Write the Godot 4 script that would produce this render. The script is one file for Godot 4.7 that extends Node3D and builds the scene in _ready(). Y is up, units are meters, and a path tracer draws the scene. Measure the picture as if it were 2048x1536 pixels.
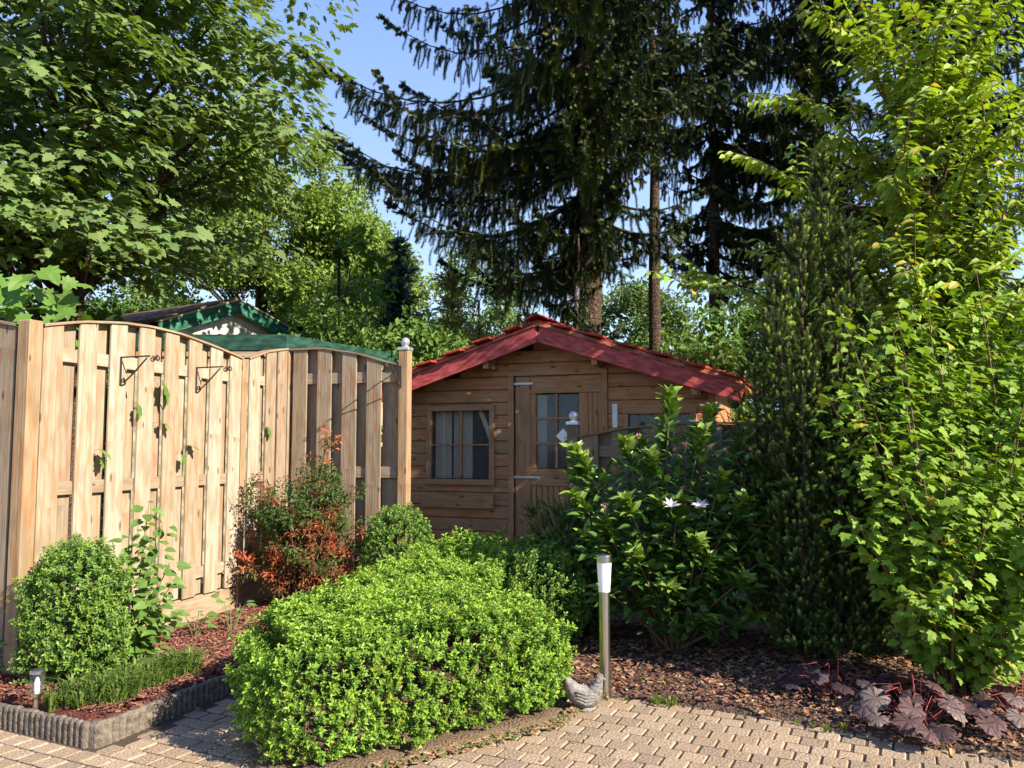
extends Node3D

# A garden on a summer evening: a board fence round a corner, box hedges, a small wooden shed, spruces behind.
# y is up, metres; the camera stands at the origin of the ground plan and looks along -z.

const CAM := Vector3(0, 1.45, 0)
const PITCH := 0.07547
const FENCE_ANGLE := 17.05

var rng := RandomNumberGenerator.new()
var noise := FastNoiseLite.new()
var M := {}
var counts := {}


# ------------------------------------------------------------------ mesh builder
class MB:
	var v := PackedVector3Array()
	var n := PackedVector3Array()
	var uv := PackedVector2Array()
	var c := PackedColorArray()

	func tri(a: Vector3, b: Vector3, d: Vector3, col := Color.WHITE, ua := Vector2.ZERO, ub := Vector2.ZERO, ud := Vector2.ZERO) -> void:
		var nn := (d - a).cross(b - a).normalized()
		v.append(a); v.append(b); v.append(d)
		n.append(nn); n.append(nn); n.append(nn)
		uv.append(ua); uv.append(ub); uv.append(ud)
		c.append(col); c.append(col); c.append(col)

	func stri(p: Array, nn: Array, u: Array, col := Color.WHITE) -> void:
		var flat := ((p[2] as Vector3) - (p[0] as Vector3)).cross((p[1] as Vector3) - (p[0] as Vector3))
		var o := [0, 1, 2] if flat.dot(nn[0] + nn[1] + nn[2]) >= 0.0 else [0, 2, 1]
		for i in o:
			v.append(p[i]); n.append(nn[i]); uv.append(u[i]); c.append(col)

	# a flat polygon (3 or 4 corners) turned to face along out
	func face(p: Array, out: Vector3, u: Array, col := Color.WHITE) -> void:
		var nn := ((p[2] as Vector3) - (p[0] as Vector3)).cross((p[1] as Vector3) - (p[0] as Vector3))
		if nn.dot(out) < 0.0:
			p = p.duplicate(); u = u.duplicate()
			p.reverse(); u.reverse()
		for i in range(1, p.size() - 1):
			tri(p[0], p[i], p[i + 1], col, u[0], u[i], u[i + 1])

	# chamfered box; la is the axis the grain runs along; top_slope tilts the upper end (y grows with x)
	func box(xf: Transform3D, size: Vector3, bev := 0.004, la := 1, uo := Vector2.ZERO, col := Color.WHITE, top_slope := 0.0) -> void:
		var h := size * 0.5
		var b: float = minf(bev, minf(h.x, minf(h.y, h.z)) * 0.6)
		var oa := 0 if la != 0 else 1
		var ob := 2 if la != 2 else (1 if oa == 0 else 2)
		var P := {}
		var U := {}
		for sx in [-1, 1]:
			for sy in [-1, 1]:
				for sz in [-1, 1]:
					for ax in 3:
						var s := Vector3(sx, sy, sz)
						var q := Vector3(s.x * (h.x - b), s.y * (h.y - b), s.z * (h.z - b))
						q[ax] = s[ax] * h[ax]
						U[[sx, sy, sz, ax]] = Vector2(q[oa] + q[ob], q[la]) + uo
						if sy > 0 and top_slope != 0.0:
							q.y += top_slope * q.x
						P[[sx, sy, sz, ax]] = q
		var B := xf.basis
		for ax in 3:
			for s in [-1, 1]:
				var ks := []
				for t in [[-1, -1], [1, -1], [1, 1], [-1, 1]]:
					var k := [0, 0, 0]
					k[ax] = s
					k[(ax + 1) % 3] = t[0]
					k[(ax + 2) % 3] = t[1]
					ks.append([k[0], k[1], k[2], ax])
				var out := Vector3.ZERO
				out[ax] = s
				_f(ks, P, U, xf, B * out, col)
		for ax in 3:
			var a1 := (ax + 1) % 3
			var a2 := (ax + 2) % 3
			for s1 in [-1, 1]:
				for s2 in [-1, 1]:
					var k0 := [0, 0, 0]
					k0[a1] = s1
					k0[a2] = s2
					var k1 := k0.duplicate()
					k0[ax] = -1
					k1[ax] = 1
					var out := Vector3.ZERO
					out[a1] = s1
					out[a2] = s2
					_f([k0 + [a1], k1 + [a1], k1 + [a2], k0 + [a2]], P, U, xf, B * out, col)
		for sx in [-1, 1]:
			for sy in [-1, 1]:
				for sz in [-1, 1]:
					_f([[sx, sy, sz, 0], [sx, sy, sz, 1], [sx, sy, sz, 2]], P, U, xf, B * Vector3(sx, sy, sz), col)

	func _f(ks: Array, P: Dictionary, U: Dictionary, xf: Transform3D, out: Vector3, col: Color) -> void:
		var p := []
		var u := []
		for k in ks:
			p.append(xf * (P[k] as Vector3))
			u.append(U[k])
		face(p, out, u, col)

	# tube along points with a radius at each; smooth sides
	func tube(pts: Array, rad: Array, sides := 6, col := Color.WHITE, caps := true, uvs := 1.0) -> void:
		var rings := []
		var run := 0.0
		var ref := Vector3.UP
		for i in pts.size():
			var d: Vector3
			if i == 0:
				d = pts[1] - pts[0]
			elif i == pts.size() - 1:
				d = pts[i] - pts[i - 1]
			else:
				d = (pts[i + 1] - pts[i]).normalized() + (pts[i] - pts[i - 1]).normalized()
			d = d.normalized()
			if absf(d.dot(ref)) > 0.95:
				ref = Vector3.RIGHT if absf(d.x) < 0.9 else Vector3.FORWARD
			var a := d.cross(ref).normalized()
			var e := a.cross(d).normalized()
			ref = e
			if i > 0:
				run += (pts[i] - pts[i - 1]).length()
			var ring := []
			for k in sides + 1:
				var t := TAU * k / sides
				var nn := a * cos(t) + e * sin(t)
				ring.append([pts[i] + nn * rad[i], nn, Vector2(float(k) / sides * uvs, run)])
			rings.append(ring)
		for i in rings.size() - 1:
			for k in sides:
				var A: Array = rings[i][k]
				var B: Array = rings[i][k + 1]
				var C: Array = rings[i + 1][k + 1]
				var D: Array = rings[i + 1][k]
				stri([A[0], B[0], C[0]], [A[1], B[1], C[1]], [A[2], B[2], C[2]], col)
				stri([A[0], C[0], D[0]], [A[1], C[1], D[1]], [A[2], C[2], D[2]], col)
		if caps:
			for i in [0, rings.size() - 1]:
				var o: Vector3 = (pts[0] - pts[1]) if i == 0 else (pts[i] - pts[i - 1])
				for k in range(1, sides - 1):
					face([rings[i][0][0], rings[i][k][0], rings[i][k + 1][0]], o, [Vector2.ZERO, Vector2.ZERO, Vector2.ZERO], col)

	# body of revolution round y: profile of (radius, height)
	func lathe(xf: Transform3D, prof: Array, sides := 16, col := Color.WHITE) -> void:
		for i in prof.size() - 1:
			var p0: Vector2 = prof[i]
			var p1: Vector2 = prof[i + 1]
			var t := (p1 - p0).normalized()
			var nr := Vector2(t.y, -t.x)
			for k in sides:
				var q := []
				var qn := []
				var qu := []
				for e in [[p0, k], [p1, k], [p1, k + 1], [p0, k + 1]]:
					var a: float = TAU * e[1] / sides
					var pp: Vector2 = e[0]
					q.append(xf * Vector3(pp.x * cos(a), pp.y, pp.x * sin(a)))
					qn.append((xf.basis * Vector3(nr.x * cos(a), nr.y, nr.x * sin(a))).normalized())
					qu.append(Vector2(float(e[1]) / sides, pp.y))
				if p0.x + p1.x < 1e-6:
					continue
				stri([q[0], q[1], q[2]], [qn[0], qn[1], qn[2]], [qu[0], qu[1], qu[2]], col)
				stri([q[0], q[2], q[3]], [qn[0], qn[2], qn[3]], [qu[0], qu[2], qu[3]], col)

	# a leaf from the origin of xf along its +y, face towards +z
	func leaf(xf: Transform3D, kind: String, L: float, W: float, col: Color, fold := 0.25, curl := 0.15) -> void:
		match kind:
			"diamond":
				var a := xf * Vector3(0, 0, 0)
				var l := xf * Vector3(-W * 0.5, L * 0.52, W * fold)
				var t := xf * Vector3(0, L, -L * curl)
				var r := xf * Vector3(W * 0.5, L * 0.52, W * fold)
				tri(a, l, t, col)
				tri(a, t, r, col)
			"ovate":
				var ys := [0.0, 0.3, 0.62, 1.0]
				var ws := [0.0, 0.5, 0.42, 0.0]
				for i in 3:
					for s in [-1.0, 1.0]:
						var m0 := Vector3(0, ys[i] * L, -curl * L * ys[i] * ys[i])
						var m1 := Vector3(0, ys[i + 1] * L, -curl * L * ys[i + 1] * ys[i + 1])
						var e0 := m0 + Vector3(s * ws[i] * W, 0, ws[i] * W * fold)
						var e1 := m1 + Vector3(s * ws[i + 1] * W, 0, ws[i + 1] * W * fold)
						if i == 0:
							_lt(xf, m0, e1, m1, s, col)
						elif i == 2:
							_lt(xf, m0, e0, m1, s, col)
						else:
							_lt(xf, m0, e0, e1, s, col)
							_lt(xf, m0, e1, m1, s, col)
			_:
				var half: Array = {
					"maple": [Vector2(0, 0.04), Vector2(0.2, -0.07), Vector2(0.28, 0.1), Vector2(0.52, 0.1), Vector2(0.38, 0.3), Vector2(0.58, 0.56), Vector2(0.3, 0.54), Vector2(0.24, 0.74), Vector2(0, 1.0)],
					"heart": [Vector2(0, 0.04), Vector2(0.2, -0.05), Vector2(0.42, 0.14), Vector2(0.42, 0.42), Vector2(0.24, 0.75), Vector2(0, 1.0)],
					"currant": [Vector2(0, 0.04), Vector2(0.26, -0.04), Vector2(0.5, 0.2), Vector2(0.36, 0.36), Vector2(0.5, 0.58), Vector2(0.26, 0.62), Vector2(0.17, 0.84), Vector2(0, 1.0)],
				}[kind]
				var mid := Vector2(0, 0.34)
				for s in [-1.0, 1.0]:
					for i in half.size() - 1:
						var q := []
						for h in [mid, half[i], half[i + 1]]:
							var hh: Vector2 = h
							q.append(Vector3(s * hh.x * W, hh.y * L, absf(hh.x) * W * fold - curl * L * (hh - mid).length_squared() * 1.6))
						_lt(xf, q[0], q[1], q[2], s, col)

	func _lt(xf: Transform3D, a: Vector3, b: Vector3, d: Vector3, s: float, col: Color) -> void:
		if s < 0.0:
			tri(xf * a, xf * b, xf * d, col)
		else:
			tri(xf * a, xf * d, xf * b, col)

	func mesh(with_color := false) -> ArrayMesh:
		var arr := []
		arr.resize(Mesh.ARRAY_MAX)
		arr[Mesh.ARRAY_VERTEX] = v
		arr[Mesh.ARRAY_NORMAL] = n
		if with_color:
			arr[Mesh.ARRAY_COLOR] = c
		else:
			arr[Mesh.ARRAY_TEX_UV] = uv
		var m := ArrayMesh.new()
		m.add_surface_from_arrays(Mesh.PRIMITIVE_TRIANGLES, arr)
		return m


# ------------------------------------------------------------------ scene helpers
func numbered(called: String) -> String:
	counts[called] = counts.get(called, 0) + 1
	return called if counts[called] == 1 else "%s_%03d" % [called, counts[called] - 1]


func thing(called: String, label: String, category: String, at := Vector3.ZERO, turn := 0.0, group := "") -> Node3D:
	var o := Node3D.new()
	o.name = numbered(called)
	o.position = at
	o.rotation.y = turn
	add_child(o)
	tag(o, label, category, group)
	return o


func tag(o: Node, label: String, category: String, group := "", kind := "") -> void:
	if label: o.set_meta("label", label)
	if category: o.set_meta("category", category)
	if group: o.set_meta("group", group)
	if kind: o.set_meta("kind", kind)


func part(parent: Node, called: String, mesh: Mesh, mat: Material, xf := Transform3D.IDENTITY) -> MeshInstance3D:
	var o := MeshInstance3D.new()
	o.name = called
	o.mesh = mesh
	o.material_override = mat
	o.transform = xf
	if called in ["stems", "limbs", "branches", "stalks"]:
		o.set_meta("kind", "stuff")
	parent.add_child(o, true)
	return o


func structure(called: String, mesh: Mesh, mat: Material, label := "", category := "") -> MeshInstance3D:
	var o := part(self, numbered(called), mesh, mat)
	tag(o, label, category, "", "structure")
	return o


# Foliage: every copy is joined into one mesh, in six tones of the mesh's own colours.
func many(parent: Node, called: String, mesh: Mesh, mat: Material, xfs: Array, cols: PackedColorArray) -> MeshInstance3D:
	if xfs.is_empty():
		return null
	var lo := 1e9
	var hi := -1e9
	for c in cols:
		lo = minf(lo, c.g)
		hi = maxf(hi, c.g)
	var sums := []
	var nums := []
	for k in 6:
		sums.append(Color(0, 0, 0))
		nums.append(0)
	var bins := PackedInt32Array()
	for c in cols:
		var k := clampi(int((c.g - lo) / maxf(hi - lo, 1e-6) * 6.0), 0, 5)
		bins.append(k)
		sums[k] += c
		nums[k] += 1
	var tinted := []
	for k in 6:
		if nums[k] == 0:
			tinted.append(null)
			continue
		var t: Color = sums[k] / float(nums[k])
		var arr := mesh.surface_get_arrays(0)
		var cc: PackedColorArray = arr[Mesh.ARRAY_COLOR]
		for i in cc.size():
			cc[i] = Color(cc[i].r * t.r, cc[i].g * t.g, cc[i].b * t.b)
		arr[Mesh.ARRAY_COLOR] = cc
		var m := ArrayMesh.new()
		m.add_surface_from_arrays(Mesh.PRIMITIVE_TRIANGLES, arr)
		tinted.append(m)
	var st := SurfaceTool.new()
	for i in xfs.size():
		st.append_from(tinted[bins[i]], 0, xfs[i])
	var o := part(parent, called, st.commit(), mat)
	o.set_meta("kind", "stuff")
	return o


func copies(parent: Node, called: String, mesh: Mesh, mat: Material, xfs: Array, cols: PackedColorArray) -> MultiMeshInstance3D:
	if xfs.is_empty():
		return null
	var mm := MultiMesh.new()
	mm.transform_format = MultiMesh.TRANSFORM_3D
	mm.use_colors = true
	mm.mesh = mesh
	mm.instance_count = xfs.size()
	for i in xfs.size():
		mm.set_instance_transform(i, xfs[i])
		mm.set_instance_color(i, cols[i])
	var o := MultiMeshInstance3D.new()
	o.name = called
	o.multimesh = mm
	o.material_override = mat
	o.set_meta("kind", "stuff")
	parent.add_child(o, true)
	return o


func rf(a: float, b: float) -> float:
	return rng.randf_range(a, b)


func lin(r: float, g: float, b: float) -> Color:   # a linear base colour as the sRGB value that albedo_color wants
	return Color(r, g, b).linear_to_srgb()


func rdir() -> Vector3:
	var z := rf(-1, 1)
	var a := rf(0, TAU)
	var r := sqrt(1 - z * z)
	return Vector3(r * cos(a), z, r * sin(a))


# y axis along d, turned round it by roll
func along(d: Vector3, roll := 0.0) -> Basis:
	var y := d.normalized()
	var x := y.cross(Vector3.UP if absf(y.y) < 0.95 else Vector3.RIGHT).normalized()
	var z := x.cross(y)
	return Basis(x, y, z) * Basis(Vector3.UP, roll)


# leaf that points along d and turns its face as far as it can to up
func leaf_basis(d: Vector3, up: Vector3) -> Basis:
	var y := d.normalized()
	var x := y.cross(up)
	if x.length() < 0.05:
		x = y.cross(Vector3.RIGHT)
	x = x.normalized()
	return Basis(x, y, x.cross(y))


func vary(col: Color, amount: float, warm := 0.0) -> Color:
	var k := 1.0 + rf(-amount, amount)
	return Color(col.r * k * (1.0 + rf(-warm, warm)), col.g * k, col.b * k * (1.0 + rf(-warm, warm)))


func in_frame(p: Vector3) -> bool:
	var q := (p - CAM).rotated(Vector3.RIGHT, -PITCH)
	return q.z < -0.5 and absf(q.x / q.z) < 0.6244 and absf(q.y / q.z) < 0.4683


# Leaves of a plant: the few hundred that show largest are parts of their own, the rest one mass.
func leaf_set(o: Node3D, kind: String, L: float, W: float, xfs: Array, cols: Array, mat: Material, nparts: int, fold := 0.25, curl := 0.2, called := "leaf", shade := 0.0) -> void:
	var order := range(xfs.size())
	var near := {}
	var pts := []
	for i in order:
		var p: Vector3 = o.position + (xfs[i] as Transform3D).origin
		if in_frame(p):
			pts.append([(p - CAM).length() + rf(0, shade), i])
	pts.sort_custom(func(a, b): return a[0] < b[0])
	for k in mini(nparts, pts.size()):
		near[pts[k][1]] = true
	var plain := []
	for k in 3:
		var mb := MB.new()
		mb.leaf(Transform3D.IDENTITY, kind, L, W * (1.0 - 0.08 * k), Color.WHITE, fold * (0.6 + 0.5 * k), curl * (0.5 + 0.6 * k))
		plain.append(mb)
	var tinted := {}
	var rest := [[], [], []]
	var rc := [PackedColorArray(), PackedColorArray(), PackedColorArray()]
	for i in order:
		var k: int = i % 3
		var c: Color = cols[i]
		if near.has(i):
			var key := [k, snappedf(c.r, 0.02), snappedf(c.g, 0.03), snappedf(c.b, 0.02)]
			if not tinted.has(key):
				var mb := MB.new()
				mb.leaf(Transform3D.IDENTITY, kind, L, W * (1.0 - 0.08 * k), c, fold * (0.6 + 0.5 * k), curl * (0.5 + 0.6 * k))
				tinted[key] = mb.mesh(true)
			part(o, called, tinted[key], mat, xfs[i])
		else:
			rest[k].append(xfs[i])
			rc[k].append(c)
	for k in 3:
		many(o, "foliage", plain[k].mesh(true), mat, rest[k], rc[k])


# ------------------------------------------------------------------ textures and materials
func grain_texture() -> Array:
	var w := 512
	var h := 1024
	var f := FastNoiseLite.new()
	f.noise_type = FastNoiseLite.TYPE_SIMPLEX_SMOOTH
	f.seed = 11
	f.frequency = 1.0
	f.fractal_octaves = 3
	var col := Image.create(w, h, false, Image.FORMAT_RGB8)
	var bump := Image.create(w, h, false, Image.FORMAT_L8)
	var knots := []
	rng.seed = 5
	for i in 7:
		knots.append([Vector2(rf(0, w), rf(0, h)), rf(5, 11)])
	for y in h:
		for x in w:
			var wx := float(x)
			var k := 0.0
			for kn in knots:
				var d := Vector2(x, (y)) - (kn[0] as Vector2)
				if absf(d.x) < 60 and absf(d.y) < 120:
					var r: float = sqrt(d.x * d.x + d.y * d.y * 0.35) / kn[1]
					wx += signf(d.x) * 10.0 * exp(-r * 0.5)
					k = maxf(k, clampf(1.6 - r, 0, 1))
			var g := f.get_noise_2d(wx * 0.05, y * 0.0018) * 0.5 + f.get_noise_2d(wx * 0.22, y * 0.006 + 40.0) * 0.35
			var stain := f.get_noise_2d(x * 0.006 + 90.0, y * 0.004)
			var t := clampf(0.5 + g * 0.75, 0, 1)
			var c := Color(0.80, 0.72, 0.63).lerp(Color(1.0, 0.99, 0.98), t)
			var stain2 := f.get_noise_2d(x * 0.012 + 300.0, y * 0.0045 + 70.0)
			c = c.lerp(Color(0.74, 0.74, 0.70), clampf(stain * 1.2, 0, 0.6))
			c = c.lerp(Color(0.86, 0.66, 0.52), clampf(stain2 * 1.1, 0, 0.5))
			c = c.lerp(Color(0.42, 0.27, 0.17), k * 0.6)
			col.set_pixel(x, y, c)
			bump.set_pixel(x, y, Color(t, t, t))
	return [ImageTexture.create_from_image(col), ImageTexture.create_from_image(bump)]


func noise_tex(freq: float, lo: Color, hi: Color, size := 512, sd := 1, oct := 4, mid := Color(-1, 0, 0)) -> NoiseTexture2D:
	var t := NoiseTexture2D.new()
	t.width = size
	t.height = size
	t.seamless = true
	var f := FastNoiseLite.new()
	f.noise_type = FastNoiseLite.TYPE_SIMPLEX_SMOOTH
	f.seed = sd
	f.frequency = freq
	f.fractal_octaves = oct
	t.noise = f
	var g := Gradient.new()
	g.set_color(0, lo)
	g.set_color(1, hi)
	g.set_offset(0, 0.2)
	g.set_offset(1, 0.8)
	if mid.r >= 0:
		g.add_point(0.5, mid)
	t.color_ramp = g
	return t


func wood(col: Color, tex: Array, rough := 0.75, bump := 0.25) -> StandardMaterial3D:
	var m := StandardMaterial3D.new()
	m.albedo_color = col
	m.albedo_texture = tex[0]
	m.roughness = rough
	m.metallic_specular = 0.3
	m.uv1_scale = Vector3(2.0, 0.6, 1)
	m.heightmap_enabled = true
	m.heightmap_texture = tex[1]
	m.heightmap_scale = bump
	return m


func plain(col: Color, rough := 0.8, metal := 0.0, spec := 0.5) -> StandardMaterial3D:
	var m := StandardMaterial3D.new()
	m.albedo_color = col
	m.roughness = rough
	m.metallic = metal
	m.metallic_specular = spec
	return m


func grainy(col: Color, tex: Texture2D, scale: float, rough := 0.9, bump: Texture2D = null, depth := 0.0, world := true) -> StandardMaterial3D:
	var m := plain(col, rough, 0.0, 0.3)
	m.albedo_texture = tex
	m.uv1_triplanar = true
	m.uv1_world_triplanar = world
	m.uv1_scale = Vector3.ONE * scale
	if bump:
		m.heightmap_enabled = true
		m.heightmap_texture = bump
		m.heightmap_scale = depth
	return m


func leafy(rough := 0.5, back := Color(0.72, 0.8, 0.3), spec := 0.4) -> StandardMaterial3D:
	var m := plain(Color.WHITE, rough, 0.0, spec)
	m.vertex_color_use_as_albedo = true
	m.backlight_enabled = true
	m.backlight = back
	m.cull_mode = BaseMaterial3D.CULL_DISABLED
	return m


func materials() -> void:
	var g := grain_texture()
	var fine := noise_tex(0.06, Color(0.72, 0.72, 0.72), Color(1, 1, 1), 512, 3, 5)
	var blotch := noise_tex(0.012, Color(0.68, 0.66, 0.64), Color(1, 1, 1), 512, 4, 5)
	var bumps := noise_tex(0.05, Color.BLACK, Color.WHITE, 512, 6, 5)
	var tones := [[0.47, 0.43, 0.345], [0.44, 0.375, 0.285], [0.40, 0.325, 0.245], [0.50, 0.47, 0.395], [0.455, 0.41, 0.32], [0.38, 0.32, 0.25]]
	for i in 6:
		M["fence%d" % i] = wood(lin(tones[i][0], tones[i][1], tones[i][2]), g)
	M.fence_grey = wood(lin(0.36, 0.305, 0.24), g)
	M.fence_shaded = wood(lin(0.27, 0.215, 0.16), g)  # darker copy of the fence wood: shade put into the colour of the low panels
	M.post = wood(lin(0.42, 0.315, 0.205), g)
	M.dark_post = wood(lin(0.20, 0.17, 0.125), g)
	for i in 3:
		M["shed%d" % i] = wood(lin(0.50 + 0.03 * i, 0.30, 0.172 - 0.008 * i), g, 0.65)
	M.shed_frame = wood(lin(0.51, 0.31, 0.18), g, 0.6)
	M.red = wood(lin(0.52, 0.10, 0.095), noise_pair(noise_tex(0.02, Color(0.78, 0.7, 0.7), Color(1, 1, 1), 512, 14, 6), bumps), 0.5, 0.05)
	M.red_roof = grainy(lin(0.55, 0.075, 0.055), blotch, 3.0, 0.85, bumps, 0.3)
	M.iron = plain(lin(0.05, 0.035, 0.03), 0.6, 0.4)
	M.steel = plain(lin(0.62, 0.58, 0.52), 0.28, 1.0)
	M.cap = plain(lin(0.5, 0.5, 0.52), 0.4, 0.6)
	M.frosted = plain(lin(0.82, 0.83, 0.84), 0.5)
	M.frosted.backlight_enabled = true
	M.frosted.backlight = Color(0.8, 0.8, 0.8)
	M.glass = plain(Color(0.9, 0.95, 0.95, 0.03), 0.03, 0.0, 0.3)
	M.glass.transparency = BaseMaterial3D.TRANSPARENCY_ALPHA
	M.cloth = plain(lin(0.5, 0.42, 0.31), 0.9)
	M.white = plain(lin(0.75, 0.74, 0.71), 0.6)
	M.dark = plain(lin(0.03, 0.028, 0.025), 0.9)
	M.concrete = grainy(lin(0.24, 0.20, 0.155), blotch, 4.0, 0.95, bumps, 0.4)
	for i in 5:
		var k := 0.82 + 0.075 * i
		M["paver%d" % i] = grainy(lin(0.48 * k, 0.35 * k * (1.0 - 0.02 * (i % 3)), 0.235 * k * (1.0 - 0.05 * (i % 3))), fine, 2.2, 0.9, bumps, 0.25)
	M.sand = grainy(lin(0.125, 0.09, 0.062), fine, 3.0, 0.95, bumps, 0.4)
	M.soil = grainy(lin(0.14, 0.09, 0.065), fine, 2.0, 0.95, bumps, 1.0)
	M.dry_soil = grainy(lin(0.24, 0.16, 0.10), fine, 2.0, 0.95, bumps, 0.8)
	M.red_mulch = grainy(lin(0.20, 0.065, 0.045), fine, 3.0, 0.95, bumps, 1.5)
	M.earth = grainy(lin(0.09, 0.085, 0.04), blotch, 0.5, 0.95)
	M.chips = plain(Color.WHITE, 0.85, 0.0, 0.3)
	M.chips.vertex_color_use_as_albedo = true
	M.bark = grainy(lin(0.16, 0.105, 0.07), noise_tex(0.03, Color(0.45, 0.42, 0.4), Color(1, 1, 1), 512, 9, 5), 1.2, 0.95, bumps, 2.0)
	M.twig = plain(lin(0.16, 0.10, 0.06), 0.85, 0.0, 0.3)
	M.red_stalk = plain(lin(0.28, 0.04, 0.04), 0.6)
	M.green_stem = plain(lin(0.16, 0.2, 0.06), 0.7)
	M.box_leaf = leafy(0.45, Color(0.7, 0.75, 0.25))
	M.leaf = leafy(0.5, Color(0.88, 0.9, 0.42))
	M.gloss_leaf = leafy(0.32, Color(0.6, 0.68, 0.25), 0.5)
	M.needle = leafy(0.55, Color(0.35, 0.4, 0.15), 0.35)
	M.petal = leafy(0.6, Color(0.7, 0.6, 0.62), 0.3)
	M.purple = leafy(0.6, Color(0.4, 0.2, 0.22), 0.3)
	M.stone = grainy(lin(0.36, 0.33, 0.31), blotch, 9.0, 0.9, bumps, 0.3, false)
	M.green_paint = wood(lin(0.03, 0.088, 0.062), noise_pair(blotch, bumps), 0.5, 0.05)
	M.gable_green_lit = wood(lin(0.05, 0.19, 0.12), noise_pair(blotch, bumps), 0.5, 0.05)  # brighter than the fascia green: sunlight on the gable put into the colour
	M.cream = grainy(lin(0.55, 0.46, 0.30), blotch, 0.8, 0.85)
	M.plaster = grainy(lin(0.80, 0.76, 0.70), blotch, 0.5, 0.9)
	M.old_roof = grainy(lin(0.22, 0.13, 0.075), blotch, 1.2, 0.95, bumps, 0.5)


func noise_pair(a: Texture2D, b: Texture2D) -> Array:
	return [a, b]


# ------------------------------------------------------------------ the scene
func _ready() -> void:
	var cam := Camera3D.new()
	cam.name = "camera"
	cam.fov = 50.19
	cam.near = 0.05
	cam.far = 400.0
	cam.position = CAM
	cam.rotation.x = PITCH
	add_child(cam)
	cam.current = true

	var env := Environment.new()
	env.tonemap_mode = Environment.TONE_MAPPER_LINEAR
	env.tonemap_exposure = 2.3
	env.background_mode = Environment.BG_SKY
	env.sdfgi_enabled = true
	env.ssao_enabled = true
	env.ssil_enabled = true
	var sky := Sky.new()
	var sm := ProceduralSkyMaterial.new()
	sm.sky_top_color = Color(0.31, 0.43, 0.68)
	sm.sky_horizon_color = Color(0.71, 0.81, 0.86)
	sm.sky_curve = 0.22
	sm.ground_bottom_color = Color(0.16, 0.16, 0.10)
	sm.ground_horizon_color = Color(0.45, 0.48, 0.42)
	sm.sun_angle_max = 0.5
	sky.sky_material = sm
	env.sky = sky
	var we := WorldEnvironment.new()
	we.name = "surroundings"
	we.environment = env
	add_child(we)

	var sun := DirectionalLight3D.new()
	sun.name = "sun"
	sun.light_energy = 1.6
	sun.light_color = Color(1.0, 0.962, 0.89)
	sun.light_angular_distance = 0.5
	sun.shadow_enabled = true
	var az := deg_to_rad(36.0)
	var el := deg_to_rad(32.0)
	sun.basis = Basis.looking_at(-Vector3(cos(el) * cos(az), sin(el), cos(el) * sin(az)), Vector3.UP)
	add_child(sun)

	noise.seed = 7
	noise.frequency = 1.0
	noise.fractal_octaves = 3
	rng.seed = 1
	materials()
	ground()
	patio()
	fences()
	shed()
	neighbour_buildings()
	edging()
	hedges()
	background_trees()
	spruces()
	maple()
	yew()
	cherry()
	currant()
	magnolia()
	left_bed_plants()
	coral_bells()
	garden_objects()
	litter()


# ------------------------------------------------------------------ ground
const LEFT_BED := [Vector2(-2.0, -4.12), Vector2(-1.67, -4.97), Vector2(-1.42, -5.62), Vector2(-1.15, -6.6), Vector2(-0.98, -7.35), Vector2(-2.1, -7.68), Vector2(-2.9, -5.0), Vector2(-4.2, -5.35), Vector2(-4.2, -5.15), Vector2(-2.68, -4.43)]
const RIGHT_BED := [Vector2(0.02, -4.72), Vector2(0.3, -4.80), Vector2(0.66, -4.80), Vector2(1.28, -4.50), Vector2(1.8, -4.16), Vector2(2.33, -3.83), Vector2(3.5, -3.1), Vector2(5.5, -2.6), Vector2(5.5, -5.4), Vector2(2.4, -6.32), Vector2(0.55, -6.88), Vector2(0.15, -6.0)]
const HEDGE := [Vector2(-1.10, -3.72), Vector2(-1.36, -4.15), Vector2(-1.30, -4.8), Vector2(-1.10, -5.6), Vector2(-0.78, -6.9), Vector2(-0.4, -7.5), Vector2(0.02, -7.3), Vector2(0.10, -6.3), Vector2(0.04, -5.15), Vector2(0.22, -5.05), Vector2(0.32, -4.72), Vector2(0.17, -4.45), Vector2(-0.55, -3.93), Vector2(-0.85, -3.68)]


func edge_distance(poly: Array, p: Vector2) -> float:
	var d := 1e9
	for i in poly.size():
		d = minf(d, p.distance_to(Geometry2D.get_closest_point_to_segment(p, poly[i], poly[(i + 1) % poly.size()])))
	return d if Geometry2D.is_point_in_polygon(p, PackedVector2Array(poly)) else -d


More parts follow.
